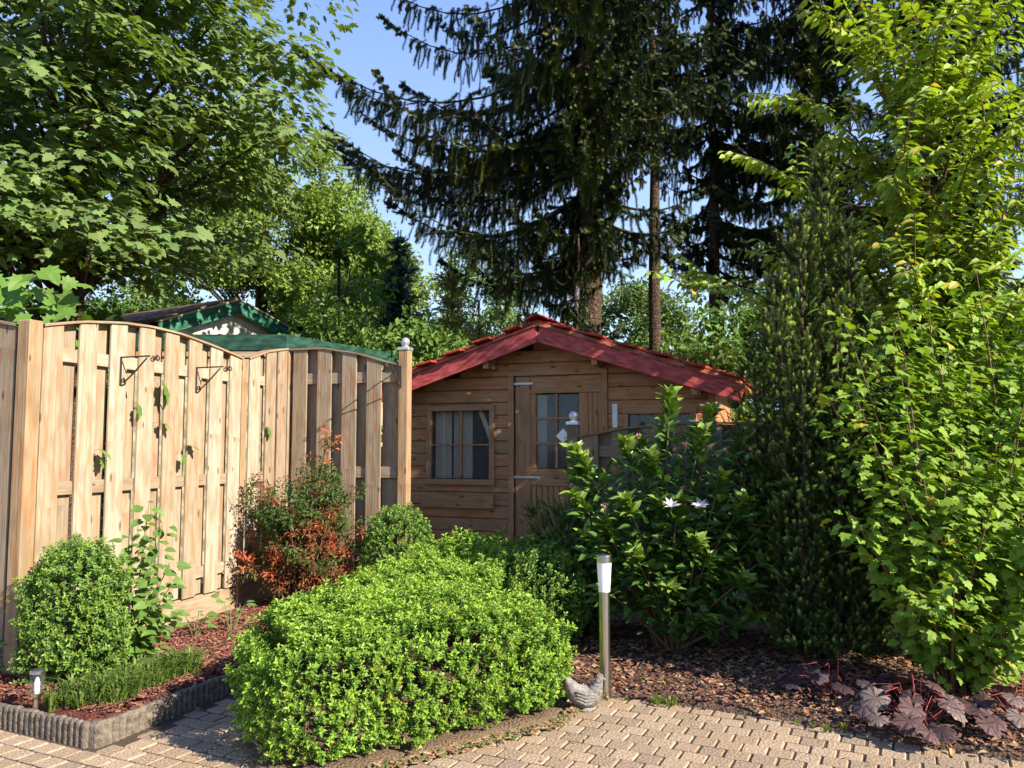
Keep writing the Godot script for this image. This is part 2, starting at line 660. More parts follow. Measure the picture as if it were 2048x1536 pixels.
func bed(called: String, poly: Array, level: float, rough: float, cell: float, mat: Material, label: String, skirt := 0.1) -> void:
	var lo := Vector2(1e9, 1e9)
	var hi := -lo
	for p in poly:
		lo = lo.min(p)
		hi = hi.max(p)
	lo -= Vector2.ONE * 0.15
	hi += Vector2.ONE * 0.15
	var nx := int((hi.x - lo.x) / cell)
	var nz := int((hi.y - lo.y) / cell)
	var P := []
	var keep := []
	for j in nz + 1:
		for i in nx + 1:
			var q := lo + Vector2(i, j) * cell
			var d := edge_distance(poly, q) + 0.03 * noise.get_noise_2d(q.x * 4.0, q.y * 4.0)
			var y := level + rough * noise.get_noise_2d(q.x * 5.0 + 9.0, q.y * 5.0) + rough * 0.5 * noise.get_noise_2d(q.x * 20.0, q.y * 20.0)
			P.append(Vector3(q.x, lerpf(-0.045, y, smoothstep(-0.03, skirt, d)), q.y))
			keep.append(d > -0.12)
	var N := []
	for j in nz + 1:
		for i in nx + 1:
			var a: Vector3 = P[j * (nx + 1) + maxi(i - 1, 0)]
			var b: Vector3 = P[j * (nx + 1) + mini(i + 1, nx)]
			var c: Vector3 = P[maxi(j - 1, 0) * (nx + 1) + i]
			var d: Vector3 = P[mini(j + 1, nz) * (nx + 1) + i]
			N.append((d - c).cross(b - a).normalized())
	var mb := MB.new()
	for j in nz:
		for i in nx:
			var k := [j * (nx + 1) + i, j * (nx + 1) + i + 1, (j + 1) * (nx + 1) + i + 1, (j + 1) * (nx + 1) + i]
			if not (keep[k[0]] or keep[k[1]] or keep[k[2]] or keep[k[3]]):
				continue
			for t in [[0, 1, 2], [0, 2, 3]]:
				var pp := []
				var nn := []
				for e in t:
					pp.append(P[k[e]])
					nn.append(N[k[e]])
				mb.stri(pp, nn, [Vector2.ZERO, Vector2.ZERO, Vector2.ZERO])
	structure(called, mb.mesh(), mat, label, "bed")


func ground() -> void:
	var mb := MB.new()
	var s := 150.0
	mb.face([Vector3(-s, -0.06, s), Vector3(s, -0.06, s), Vector3(s, -0.06, -s), Vector3(-s, -0.06, -s)], Vector3.UP, [Vector2.ZERO, Vector2.ZERO, Vector2.ZERO, Vector2.ZERO])
	structure("ground", mb.mesh(), M.earth, "grassy earth lying under the whole garden", "ground")
	bed("mulch_bed", LEFT_BED, 0.10, 0.025, 0.05, M.red_mulch, "raised bed of red bark mulch along the sunny fence", 0.05)
	bed("shade_bed", RIGHT_BED, 0.03, 0.03, 0.06, M.soil, "shaded dark bed under the magnolia and yew", 0.12)
	var foot := []
	for p in Geometry2D.offset_polygon(PackedVector2Array(HEDGE), 0.07)[0]:
		foot.append(p)
	bed("hedge_bed", foot, 0.012, 0.012, 0.05, M.dry_soil, "strip of bare soil at the foot of the clipped hedge", 0.08)


func patio() -> void:
	var o := Node3D.new()
	o.name = "patio"
	add_child(o)
	tag(o, "patio and path of tumbled sandy concrete pavers", "patio", "", "structure")
	var sheet := MB.new()
	sheet.face([Vector3(-4.6, -0.0055, -1.0), Vector3(4.6, -0.0055, -1.0), Vector3(4.6, -0.0055, -8.3), Vector3(-4.6, -0.0055, -8.3)], Vector3.UP, [Vector2.ZERO, Vector2.ZERO, Vector2.ZERO, Vector2.ZERO])
	part(o, "joint_sand", sheet.mesh(), M.sand)
	var a := deg_to_rad(26.0)
	var u := Vector2(cos(a), sin(a))
	var w := Vector2(sin(a), -cos(a))
	var meshes := []
	rng.seed = 21
	for k in 6:
		var mb := MB.new()
		mb.box(Transform3D(Basis.IDENTITY, Vector3(0, -0.025, 0)), Vector3(0.1165 - 0.001 * (k % 3), 0.05, 0.1065 - 0.0012 * (k / 3)), 0.007 + 0.002 * (k % 2))
		meshes.append(mb.mesh())
	var spots := []
	for r in range(-44, 44):
		for q in range(-44, 44):
			var p := Vector2(0.1, -4.2) + u * ((q + (0.5 if r % 2 else 0.0)) * 0.120) + w * (r * 0.1135)
			if absf(p.x) > 4.3 or p.y > -1.6 or p.y < -7.9:
				continue
			if edge_distance(LEFT_BED, p) > -0.09 or edge_distance(RIGHT_BED, p) > 0.10 or edge_distance(HEDGE, p) > 0.02:
				continue
			if p.x > 0.15 and p.y < -5.0:
				continue
			var d := Vector3(p.x, 0, p.y) - CAM
			var seen := in_frame(Vector3(p.x, 0, p.y)) or in_frame(Vector3(p.x, 0, p.y - 0.08))
			spots.append([d.length() + (0.0 if seen else 100.0), p])
	spots.sort_custom(func(x, y): return x[0] < y[0])
	var rest := []
	var none := PackedColorArray()
	for i in spots.size():
		var p: Vector2 = spots[i][1]
		var b := Basis(Vector3.UP, -a + rf(-0.018, 0.018)) * Basis(Vector3.RIGHT, rf(-0.008, 0.008)) * Basis(Vector3.BACK, rf(-0.008, 0.008))
		var xf := Transform3D(b, Vector3(p.x + rf(-0.001, 0.001), rf(-0.002, 0.0025), p.y + rf(-0.001, 0.001)))
		if i < 300:
			part(o, "paver", meshes[rng.randi() % 6], M["paver%d" % (rng.randi() % 5)], xf)
		else:
			rest.append(xf)
			none.append(Color.WHITE)
	copies(o, "far_pavers", meshes[0], M.paver2, rest, none)


# ------------------------------------------------------------------ fences
func turn_of(angle: float) -> float:
	return deg_to_rad(90.0 - angle)


# A board-on-board panel: rails in the middle, planks before and behind them by turns, a bent strip on top.
func fence_panel(label: String, at: Vector2, angle: float, length: float, bottom: float, tops: Array, fronts: Array, width: float, rails: Array, kind := "fence") -> Node3D:
	var o := thing("board_fence", label, "fence", Vector3(at.x, 0, at.y), turn_of(angle), "board panels of the garden fence")
	var top := func(t: float) -> float:
		for i in tops.size() - 1:
			if t <= tops[i + 1].x or i == tops.size() - 2:
				var k := clampf((t - tops[i].x) / (tops[i + 1].x - tops[i].x), 0, 1)
				return lerpf(tops[i].y, tops[i + 1].y, k)
		return tops[0].y
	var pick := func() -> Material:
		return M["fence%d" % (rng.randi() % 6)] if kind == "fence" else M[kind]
	for i in fronts.size():
		for layer in 2:
			var x: float = fronts[i]
			if layer == 1:
				if i == fronts.size() - 1:
					continue
				x = (fronts[i] + fronts[i + 1]) * 0.5
			var w := minf(width + 0.022 * layer, 2.0 * minf(x, length - x) - 0.004)
			var yt: float = top.call(x) - 0.012
			var slope: float = (top.call(x + 0.05) - top.call(x - 0.05)) / 0.1
			var mb := MB.new()
			mb.box(Transform3D(Basis.IDENTITY, Vector3(0, (yt + bottom) * 0.5, 0)), Vector3(w, yt - bottom, 0.018), 0.003, 1, Vector2(rf(0, 9), rf(0, 9)), Color.WHITE, slope)
			part(o, "plank", mb.mesh(), pick.call(), Transform3D(Basis(Vector3.UP, rf(-0.012, 0.012)), Vector3(x, 0, (0.0275 if layer == 0 else -0.0275) + rf(-0.001, 0.001))))
	var last: float = length - fronts[fronts.size() - 1]
	if last > 0.15:
		var x: float = length - last * 0.5 + 0.03
		var yt: float = top.call(x) - 0.012
		var mb := MB.new()
		mb.box(Transform3D(Basis.IDENTITY, Vector3(0, (yt + bottom) * 0.5, 0)), Vector3(0.165, yt - bottom, 0.018), 0.003, 1, Vector2(rf(0, 9), rf(0, 9)), Color.WHITE, (top.call(x + 0.05) - top.call(x - 0.05)) / 0.1)
		part(o, "plank", mb.mesh(), pick.call(), Transform3D(Basis.IDENTITY, Vector3(x, 0, -0.0275)))
	for r in rails:
		var mb := MB.new()
		mb.box(Transform3D(Basis.IDENTITY, Vector3(length * 0.5, r[0] + r[1] * 0.5, 0)), Vector3(length - 0.01, r[1], 0.032), 0.003, 0, Vector2(rf(0, 9), rf(0, 9)))
		part(o, "rail", mb.mesh(), pick.call())
	var strip := MB.new()
	var n := 18
	for i in n:
		var t0 := length * i / n
		var t1 := length * (i + 1) / n
		var y0: float = top.call(t0)
		var y1: float = top.call(t1)
		var p := [Vector3(t0, y0 - 0.009, 0.05), Vector3(t1, y1 - 0.009, 0.05), Vector3(t1, y1 + 0.006, 0.05), Vector3(t0, y0 + 0.006, 0.05)]
		var q := []
		for e in p:
			q.append(Vector3(e.x, e.y, -0.05))
		var uvs := [Vector2(0, t0), Vector2(0, t1), Vector2(0.03, t1), Vector2(0.03, t0)]
		strip.face(p, Vector3.BACK, uvs)
		strip.face(q, Vector3.FORWARD, uvs)
		strip.face([p[3], p[2], q[2], q[3]], Vector3.UP, uvs)
		strip.face([p[0], p[1], q[1], q[0]], Vector3.DOWN, uvs)
	part(o, "top_strip", strip.mesh(), M.fence1 if kind == "fence" else M[kind])
	return o


func fence_post(label: String, at: Vector2, angle: float, height: float, mat: Material, ball: bool, w := 0.095) -> void:
	var o := thing("fence_post", label, "post", Vector3(at.x, 0, at.y), turn_of(angle), "posts of the garden fence")
	var mb := MB.new()
	mb.box(Transform3D(Basis.IDENTITY, Vector3(0, height * 0.5 - 0.05, 0)), Vector3(w, height + 0.1, w), 0.008, 1, Vector2(rf(0, 9), rf(0, 9)))
	part(o, "shaft", mb.mesh(), mat)
	if ball:
		var cap := MB.new()
		cap.box(Transform3D(Basis.IDENTITY, Vector3(0, height + 0.008, 0)), Vector3(w + 0.016, 0.03, w + 0.016), 0.006)
		cap.lathe(Transform3D(Basis.IDENTITY, Vector3(0, height + 0.022, 0)), [Vector2(0.04, 0), Vector2(0.03, 0.012), Vector2(0.018, 0.016)], 14)
		var c := part(o, "post_cap", cap.mesh(), M.cap)
		var s := SphereMesh.new()
		s.radius = 0.041
		s.height = 0.082
		s.radial_segments = 20
		s.rings = 10
		part(c, "ball", s, M.cap, Transform3D(Basis.IDENTITY, Vector3(0, height + 0.072, 0)))


func fences() -> void:
	rng.seed = 31
	var a := deg_to_rad(FENCE_ANGLE)
	var d1 := Vector2(sin(a), -cos(a))
	var d2 := Vector2(cos(a), sin(a))
	var p0 := Vector2(-2.94, -4.97)
	var corner := p0 + d1 * 2.83
	# sunny run: first a whole panel, then half a panel up to the corner
	fence_panel("sunlit pale arched board panel with two iron brackets", p0 + d1 * 0.055, FENCE_ANGLE, 2.03, 0.29,
		[Vector2(0, 2.195), Vector2(0.3, 2.26), Vector2(0.65, 2.303), Vector2(0.95, 2.315), Vector2(1.25, 2.303), Vector2(1.6, 2.262), Vector2(1.85, 2.225), Vector2(2.03, 2.195)],
		[0.085, 0.365, 0.63, 0.90, 1.165, 1.43, 1.69, 1.945], 0.15, [[1.985, 0.085], [1.14, 0.085], [0.42, 0.085]])
	fence_panel("narrow pale board panel rising to the fence corner", p0 + d1 * 2.17, FENCE_ANGLE, 0.60, 0.29,
		[Vector2(0, 2.205), Vector2(0.3, 2.30), Vector2(0.6, 2.355)], [0.10, 0.35, 0.525], 0.15, [[1.985, 0.085], [1.14, 0.085], [0.42, 0.085]])
	fence_panel("shaded greyish board panel between fence corner and ball-topped post", corner + d2 * 0.055, FENCE_ANGLE + 90.0, 1.09, 0.29,
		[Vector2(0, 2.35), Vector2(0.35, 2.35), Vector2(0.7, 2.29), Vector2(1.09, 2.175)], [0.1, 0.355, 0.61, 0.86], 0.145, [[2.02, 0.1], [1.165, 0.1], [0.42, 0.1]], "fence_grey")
	fence_panel("half-hidden board panel turning away behind the plain post", p0 - d2 * 1.9, FENCE_ANGLE + 90.0, 1.84, 0.29,
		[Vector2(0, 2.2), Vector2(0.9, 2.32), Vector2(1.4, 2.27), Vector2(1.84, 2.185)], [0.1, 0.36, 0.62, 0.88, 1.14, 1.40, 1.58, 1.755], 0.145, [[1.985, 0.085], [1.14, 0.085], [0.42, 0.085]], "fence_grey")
	fence_post("plain square fence post in full sun beside the box bush", p0, FENCE_ANGLE, 2.215, M.post, false, 0.1)
	fence_post("slim plain post where two sunlit panels meet", p0 + d1 * 2.13, FENCE_ANGLE, 2.19, M.post, false, 0.07)
	fence_post("corner post behind the red-tipped shrub", corner, FENCE_ANGLE, 2.34, M.fence2, false, 0.09)
	fence_post("tall fence post with grey ball cap beside the shed roof", corner + d2 * 1.205, FENCE_ANGLE, 2.31, M.post, true)
	var gate := Vector2(0.517, -6.90)
	fence_post("dark weathered low post with grey ball cap before the shed door", gate, FENCE_ANGLE, 1.63, M.dark_post, true)
	fence_panel("low panel with shade put into its wood colour behind the magnolia", gate + d2 * 0.055, FENCE_ANGLE + 90.0, 1.85, 0.1,
		[Vector2(0, 1.53), Vector2(0.4, 1.6), Vector2(0.9, 1.64), Vector2(1.4, 1.63), Vector2(1.85, 1.56)], [0.09, 0.34, 0.59, 0.84, 1.09, 1.34, 1.59, 1.76], 0.145, [[1.36, 0.09], [0.75, 0.09], [0.25, 0.09]], "fence_shaded")
	fence_post("low weathered post hidden between yew and magnolia", gate + d2 * 1.96, FENCE_ANGLE, 1.6, M.dark_post, false)
	fence_panel("low panel with shade put into its wood colour glimpsed behind the lobed-leaf shrub", gate + d2 * 2.015, FENCE_ANGLE + 90.0, 1.85, 0.1,
		[Vector2(0, 1.53), Vector2(0.4, 1.6), Vector2(0.9, 1.64), Vector2(1.4, 1.63), Vector2(1.85, 1.56)], [0.09, 0.34, 0.59, 0.84, 1.09, 1.34, 1.59, 1.76], 0.145, [[1.36, 0.09], [0.75, 0.09], [0.25, 0.09]], "fence_shaded")
	# a gravel board closes the gap under the sunny panels
	var gb := thing("gravel_board", "low board closing the gap under the sunlit panels", "board", Vector3(p0.x, 0, p0.y), turn_of(FENCE_ANGLE))
	var mb := MB.new()
	mb.box(Transform3D(Basis.IDENTITY, Vector3(1.1, 0.19, 0)), Vector3(2.06, 0.19, 0.03), 0.004, 0, Vector2(3, 2))
	part(gb, "board", mb.mesh(), M.fence1)
	mb = MB.new()
	mb.box(Transform3D(Basis.IDENTITY, Vector3(2.49, 0.19, 0)), Vector3(0.6, 0.19, 0.03), 0.004, 0, Vector2(5, 1))
	part(gb, "board", mb.mesh(), M.fence1)
	bracket("scrolled iron hanging bracket on the third board of the sunlit panel", Vector3(p0.x, 0, p0.y) + Vector3(d1.x, 0, d1.y) * 0.70, FENCE_ANGLE, 0.041)
	bracket("scrolled iron hanging bracket near the end of the sunlit panel", Vector3(p0.x, 0, p0.y) + Vector3(d1.x, 0, d1.y) * 1.49, FENCE_ANGLE, 0.041)
	var q := corner + d2 * 1.185
	bracket("scrolled iron hanging bracket on the ball-topped post", Vector3(q.x, 0.1, q.y), FENCE_ANGLE + 90.0, 0.052)


func bracket(label: String, at: Vector3, angle: float, off: float) -> void:
	var o := thing("hanging_bracket", label, "bracket", at, turn_of(angle), "iron hanging brackets on the fence")
	var z0 := off
	var bar := MB.new()
	bar.box(Transform3D(Basis.IDENTITY, Vector3(0, 1.965, z0)), Vector3(0.016, 0.2, 0.006), 0.001)
	part(o, "wall_bar", bar.mesh(), M.iron)
	var arm := MB.new()
	arm.tube([Vector3(0, 2.06, z0), Vector3(0, 2.062, z0 + 0.24)], [0.006, 0.006], 6)
	part(o, "arm", arm.mesh(), M.iron)
	var strut := MB.new()
	strut.tube([Vector3(0, 1.885, z0 + 0.03), Vector3(0, 1.95, z0 + 0.11), Vector3(0, 2.05, z0 + 0.215)], [0.005, 0.006, 0.005], 6)
	part(o, "strut", strut.mesh(), M.iron)
	for k in 3:
		var c: Vector3 = [Vector3(0, 2.04, z0 + 0.262), Vector3(0, 2.045, z0 + 0.305), Vector3(0, 1.90, z0 + 0.022)][k]
		var s: float = [0.022, 0.022, 0.018][k]
		var pts := []
		var rad := []
		for i in 15:
			var t := i / 14.0 * 1.5 * TAU
			var r := s * (1.0 - 0.05 * i)
			var sgn := -1.0 if k == 1 else 1.0
			pts.append(c + Vector3(0, r * cos(t), sgn * r * sin(t)))
			rad.append(0.004)
		var m := MB.new()
		m.tube(pts, rad, 5)
		part(o, "scroll", m.mesh(), M.iron)


# ------------------------------------------------------------------ the garden shed
func bx(o: Node, called: String, c: Vector3, s: Vector3, mat: Material, la := 1, bev := 0.004, rot := Basis.IDENTITY) -> MeshInstance3D:
	var mb := MB.new()
	mb.box(Transform3D.IDENTITY, s, bev, la, Vector2(rf(0, 9), rf(0, 9)))
	return part(o, called, mb.mesh(), mat, Transform3D(rot, c))


func shed() -> void:
	rng.seed = 41
	var o := thing("garden_shed", "small brown log-board shed with red gable boards and shingles", "shed", Vector3(0.4976, 0, -8.5), turn_of(110.0))
	var uc := -0.14          # ridge
	var wl := -1.86
	var wr := 1.58
	var fl := 0.14
	var slope := 0.325
	var ridge := 2.66
	var eave := func(u: float) -> float:
		return ridge - slope * absf(u - uc)
	# openings: x0, x1, y0, y1
	var holes := [[-1.475, -0.755, 1.085, 1.84], [-0.515, 0.465, fl, 2.195], [0.70, 1.36, 1.085, 1.78]]
	var sh := func() -> Material:
		return M["shed%d" % (rng.randi() % 3)]
	var y := fl
	var pitch := 0.1365
	while y < ridge - 0.12:
		var y1 := y + pitch - 0.006
		var half := minf(wr - uc, (ridge - 0.02 - y1) / slope)
		var cuts := [[uc - half, uc + half]]
		for h in holes:
			if y1 > h[2] + 0.02 and y < h[3] - 0.02:
				var next := []
				for s in cuts:
					if h[0] > s[0] + 0.02: next.append([s[0], minf(h[0], s[1])])
					if h[1] < s[1] - 0.02: next.append([maxf(h[1], s[0]), s[1]])
				cuts = next
		for s in cuts:
			if s[1] - s[0] > 0.03:
				bx(o, "wall_plank", Vector3((s[0] + s[1]) * 0.5, (y + y1) * 0.5, rf(-0.001, 0.001)), Vector3(s[1] - s[0], y1 - y, 0.03), sh.call(), 0, 0.007)
		y += pitch
	# the shell behind the planks, which keeps the room dark
	for r in [[wl, -1.475, fl, 2.0], [-0.755, -0.515, fl, 2.3], [0.465, 0.70, fl, 2.3], [1.36, wr, fl, 2.0], [-1.475, -0.755, fl, 1.085], [-1.475, -0.755, 1.84, 2.15], [0.70, 1.36, fl, 1.085], [0.70, 1.36, 1.78, 2.2], [-0.515, 0.465, 2.195, 2.38]]:
		bx(o, "wall_lining", Vector3((r[0] + r[1]) * 0.5, (r[2] + r[3]) * 0.5, -0.032), Vector3(r[1] - r[0], r[3] - r[2], 0.02), M.shed0, 0, 0.001)
	for u in [wl + 0.02, wr - 0.02]:
		bx(o, "side_wall", Vector3(u, (fl + 2.08) * 0.5, -1.25), Vector3(0.04, 2.08 - fl, 2.44), M.shed1, 2)
	bx(o, "back_wall", Vector3((wl + wr) * 0.5, 1.2, -2.47), Vector3(wr - wl, 2.1, 0.04), M.shed1, 0)
	var gable := MB.new()
	for z in [-2.45, -2.49]:
		gable.face([Vector3(wl, 2.05, z), Vector3(wr, 2.05, z), Vector3(uc, ridge - 0.03, z)], Vector3(0, 0, 1 if z > -2.47 else -1), [Vector2(0, wl), Vector2(0, wr), Vector2(0.6, uc)])
	part(o, "back_gable", gable.mesh(), M.shed1)
	bx(o, "base", Vector3((wl + wr) * 0.5, 0.05, -1.24), Vector3(wr - wl - 0.04, 0.17, 2.4), M.dark_post, 0)
	for u in [wl + 0.03, wr - 0.03]:
		bx(o, "corner_board", Vector3(u, 1.05, 0.026), Vector3(0.07, 1.8, 0.02), M.shed_frame)
	# roof: two slabs, shingles on them, ridge tiles
	var len := 2.07
	var ang := atan(slope)
	for s in [-1.0, 1.0]:
		var rot := Basis(Vector3.BACK, -s * ang)
		var mid := Vector3(uc + s * len * 0.5 * cos(ang), ridge + 0.03 - len * 0.5 * sin(ang), -1.14)
		var slab := bx(o, "roof", mid, Vector3(len, 0.035, 2.86), M.shed0, 2, 0.004, rot)
		tag(slab, "red shingled roof slope", "")
		for i in 12:
			var joined := MB.new()
			for k in 12:
				var sz := Vector3(0.205, 0.024, 0.236)
				var c := Vector3(s * (-len * 0.5 + 0.09 + i * 0.172), 0.034 + rf(-0.004, 0.01), -1.27 + k * 0.24 + (0.12 if i % 2 else 0.0) - 0.06)
				var tilt := Basis(Vector3.BACK, s * (0.085 + rf(-0.02, 0.02))) * Basis(Vector3.UP, rf(-0.02, 0.02))
				if s > 0:
					var mb := MB.new()
					mb.box(Transform3D.IDENTITY, sz, 0.004, 2)
					part(slab, "shingle", mb.mesh(), M.red_roof, Transform3D(tilt, c))
				else:
					joined.box(Transform3D(tilt, c), sz, 0.004, 2)
			if s < 0:
				part(slab, "shingle_course", joined.mesh(), M.red_roof)
		# gable board
		var bl := 2.10
		var bc := Vector3(uc + s * bl * 0.5 * cos(ang), ridge - 0.078 - bl * 0.5 * sin(ang), 0.305)
		var board := MB.new()
		board.box(Transform3D.IDENTITY, Vector3(bl, 0.158, 0.028), 0.004, 0, Vector2(rf(0, 5), rf(0, 5)))
		var g := part(o, "gable_board", board.mesh(), M.red, Transform3D(rot, bc))
		bx(g, "edge_strip", Vector3(0, 0.086, 0.012), Vector3(bl, 0.016, 0.04), M.red, 0)
		for q in [0.28, 0.75]:
			bx(o, "purlin", Vector3(uc + s * len * q, ridge - 0.16 - len * q * slope, 0.15), Vector3(0.06, 0.12, 0.27), M.shed0, 2)
	for k in 9:
		var cap := MB.new()
		for s in [-1.0, 1.0]:
			cap.box(Transform3D(Basis(Vector3.BACK, -s * 0.42), Vector3(s * 0.062, -0.022, 0)), Vector3(0.145, 0.016, 0.345), 0.004, 2)
		part(o, "ridge_tile", cap.mesh(), M.red_roof, Transform3D(Basis(Vector3.RIGHT, 0.03), Vector3(uc, ridge + 0.125 + rf(-0.004, 0.004), 0.19 - k * 0.31)))
	# window with four panes and curtains
	shed_window(o, -1.475, -0.755, 1.085, 1.84, true)
	shed_window(o, 0.70, 1.36, 1.085, 1.78, false)
	bx(o, "flower_shelf", Vector3(-1.135, 0.865, 0.04), Vector3(0.84, 0.15, 0.05), M.shed_frame, 0)
	# door
	for d in [[-0.53, 0.05, 1.03, 2.12], [0.48, 0.05, 1.03, 2.12]]:
		bx(o, "door_frame", Vector3(d[0], (fl + 2.185) * 0.5, 0.024), Vector3(0.06, 2.185 - fl, 0.035), M.shed_frame)
	bx(o, "door_frame", Vector3(-0.025, 2.216, 0.024), Vector3(1.07, 0.06, 0.035), M.shed_frame, 0)
	var door := bx(o, "door", Vector3(-0.405, 1.15, -0.008), Vector3(0.17, 2.066, 0.03), M.shed0)
	var dr := func(x0: float, x1: float, y0: float, y1: float, z: float, called: String, la: int) -> void:
		bx(door, called, Vector3((x0 + x1) * 0.5 + 0.405, (y0 + y1) * 0.5 - 1.15, z + 0.008), Vector3(x1 - x0, y1 - y0, 0.028), M["shed%d" % (rng.randi() % 3)], la)
	dr.call(-0.318, 0.455, 2.0, 2.183, -0.008, "door_rail", 0)
	dr.call(0.20, 0.30, 1.15, 1.998, -0.012, "door_stile", 1)
	for k in 3:
		dr.call(0.303 + k * 0.051, 0.351 + k * 0.051, 0.16, 1.998, -0.014, "door_slat", 1)
	dr.call(-0.318, 0.298, 1.035, 1.148, -0.009, "door_rail", 0)
	dr.call(-0.318, 0.20, 1.15, 1.215, -0.012, "door_rail", 0)
	dr.call(-0.318, -0.262, 1.217, 1.998, -0.012, "door_stile", 1)
	for k in 10:
		dr.call(-0.316 + k * 0.0616, -0.316 + k * 0.0616 + 0.056, 0.16, 1.032, -0.014, "door_slat", 1)
	var glass := MB.new()
	for i in 2:
		for j in 3:
			var pane := bx(door, "pane", Vector3(-0.155 + i * 0.236 + 0.405, 1.35 + j * 0.257 - 1.15, -0.006), Vector3(0.224, 0.245, 0.004), M.glass, 1, 0.0005)
			pane.cast_shadow = GeometryInstance3D.SHADOW_CASTING_SETTING_ON
	bx(door, "muntin", Vector3(-0.037 + 0.405, 1.607 - 1.15, 0.004), Vector3(0.026, 0.775, 0.03), M.shed_frame)
	for j in 2:
		bx(door, "muntin", Vector3(-0.037 + 0.405, 1.4785 + j * 0.257 - 1.15, 0.0045), Vector3(0.46, 0.024, 0.026), M.shed_frame, 0)
	for h in [[2.105, 0.23], [1.125, 0.3]]:
		bx(door, "hinge", Vector3(-0.52 + h[1] * 0.5 + 0.405, h[0] - 1.15, 0.024), Vector3(h[1], 0.022, 0.006), M.white if h[0] > 2 else M.cap, 0, 0.001)
	# cloth behind the panes of door and window
	curtain(o, -0.27, -0.17, 1.22, 1.99, -0.09, 5)
	curtain(o, -1.46, -1.27, 1.1, 1.83, -0.10, 5)
	curtain(o, -1.25, -1.03, 1.1, 1.83, -0.12, 6)
	var drape := MB.new()
	var pts := []
	for i in 9:
		var t := i / 8.0
		pts.append(Vector3(-0.96 + 0.17 * sin(t * 1.9), 1.82 - 0.72 * t, -0.11))
	for i in 8:
		drape.face([pts[i], pts[i] + Vector3(0.05, 0.02, 0.01), pts[i + 1] + Vector3(0.05, 0.02, 0.01), pts[i + 1]], Vector3.BACK, [Vector2.ZERO, Vector2.ZERO, Vector2.ZERO, Vector2.ZERO])
	part(o, "curtain", drape.mesh(), M.cloth)
	# thermometer on the wall
	var th := thing("thermometer", "white strip thermometer on the shed wall beside the door", "thermometer", o.position, o.rotation.y)
	bx(th, "plate", Vector3(0.585, 1.755, 0.022), Vector3(0.055, 0.24, 0.012), M.white, 1, 0.004)
	bx(th, "tube", Vector3(0.585, 1.765, 0.031), Vector3(0.008, 0.19, 0.006), M.glass, 1, 0.002)
	var dp := thing("diamond_plaque", "small white diamond plaque on the low ball-topped post", "plaque", Vector3(0.468, 1.52, -6.93), turn_of(FENCE_ANGLE + 90.0))
	bx(dp, "plate", Vector3(-0.045, 0.015, -0.03), Vector3(0.088, 0.088, 0.008), M.white, 1, 0.003, Basis(Vector3.BACK, PI / 4))
	bx(dp, "nail", Vector3(-0.01, 0.0, -0.027), Vector3(0.05, 0.006, 0.006), M.iron, 0, 0.001)


func shed_window(o: Node3D, x0: float, x1: float, y0: float, y1: float, open_shelf: bool) -> void:
	var c := Vector2((x0 + x1) * 0.5, (y0 + y1) * 0.5)
	var w := x1 - x0
	var h := y1 - y0
	var win := bx(o, "window", Vector3(c.x, y1 + 0.02, 0.026), Vector3(w + 0.08, 0.062, 0.04), M.shed_frame, 0)
	var k := Vector3(c.x, y1 + 0.02, 0.026)
	bx(win, "sill", Vector3(c.x, y0 - 0.02, 0.03) - k, Vector3(w + 0.1, 0.062, 0.05), M.shed_frame, 0)
	for s in [-1.0, 1.0]:
		bx(win, "jamb", Vector3(c.x + s * (w * 0.5 + 0.008), c.y, 0.024) - k, Vector3(0.06, h - 0.024, 0.036), M.shed_frame)
	bx(win, "mullion", Vector3(c.x, c.y, 0.0) - k, Vector3(0.034, h - 0.03, 0.03), M.shed_frame)
	for i in [-1.0, 1.0]:
		bx(win, "muntin", Vector3(c.x + i * w * 0.25, c.y, 0.0) - k, Vector3(w * 0.5 - 0.04, 0.018, 0.022), M.shed_frame, 0)
		for j in [-1.0, 1.0]:
			bx(win, "pane", Vector3(c.x + i * (w * 0.25 + 0.002), c.y + j * (h * 0.25 - 0.002), -0.006) - k, Vector3(w * 0.5 - 0.05, h * 0.5 - 0.03, 0.004), M.glass, 1, 0.0005)


func curtain(o: Node3D, x0: float, x1: float, y0: float, y1: float, z: float, folds: int) -> void:
	var mb := MB.new()
	var n := folds * 6
	for i in n:
		var q := []
		var nn := []
		for e in [[i, y0], [i + 1, y0], [i + 1, y1], [i, y1]]:
			var t: float = float(e[0]) / n
			var ph := t * folds * TAU
			var amp := 0.022 if e[1] == y0 else 0.014
			q.append(Vector3(lerpf(x0, x1, t), e[1], z + amp * sin(ph)))
			nn.append(Vector3(-amp * cos(ph) * folds * TAU / (x1 - x0), 0, 1).normalized())
		var u := [Vector2.ZERO, Vector2.ZERO, Vector2.ZERO]
		mb.stri([q[0], q[1], q[2]], [nn[0], nn[1], nn[2]], u)
		mb.stri([q[0], q[2], q[3]], [nn[0], nn[2], nn[3]], u)
	part(o, "curtain", mb.mesh(), M.cloth)


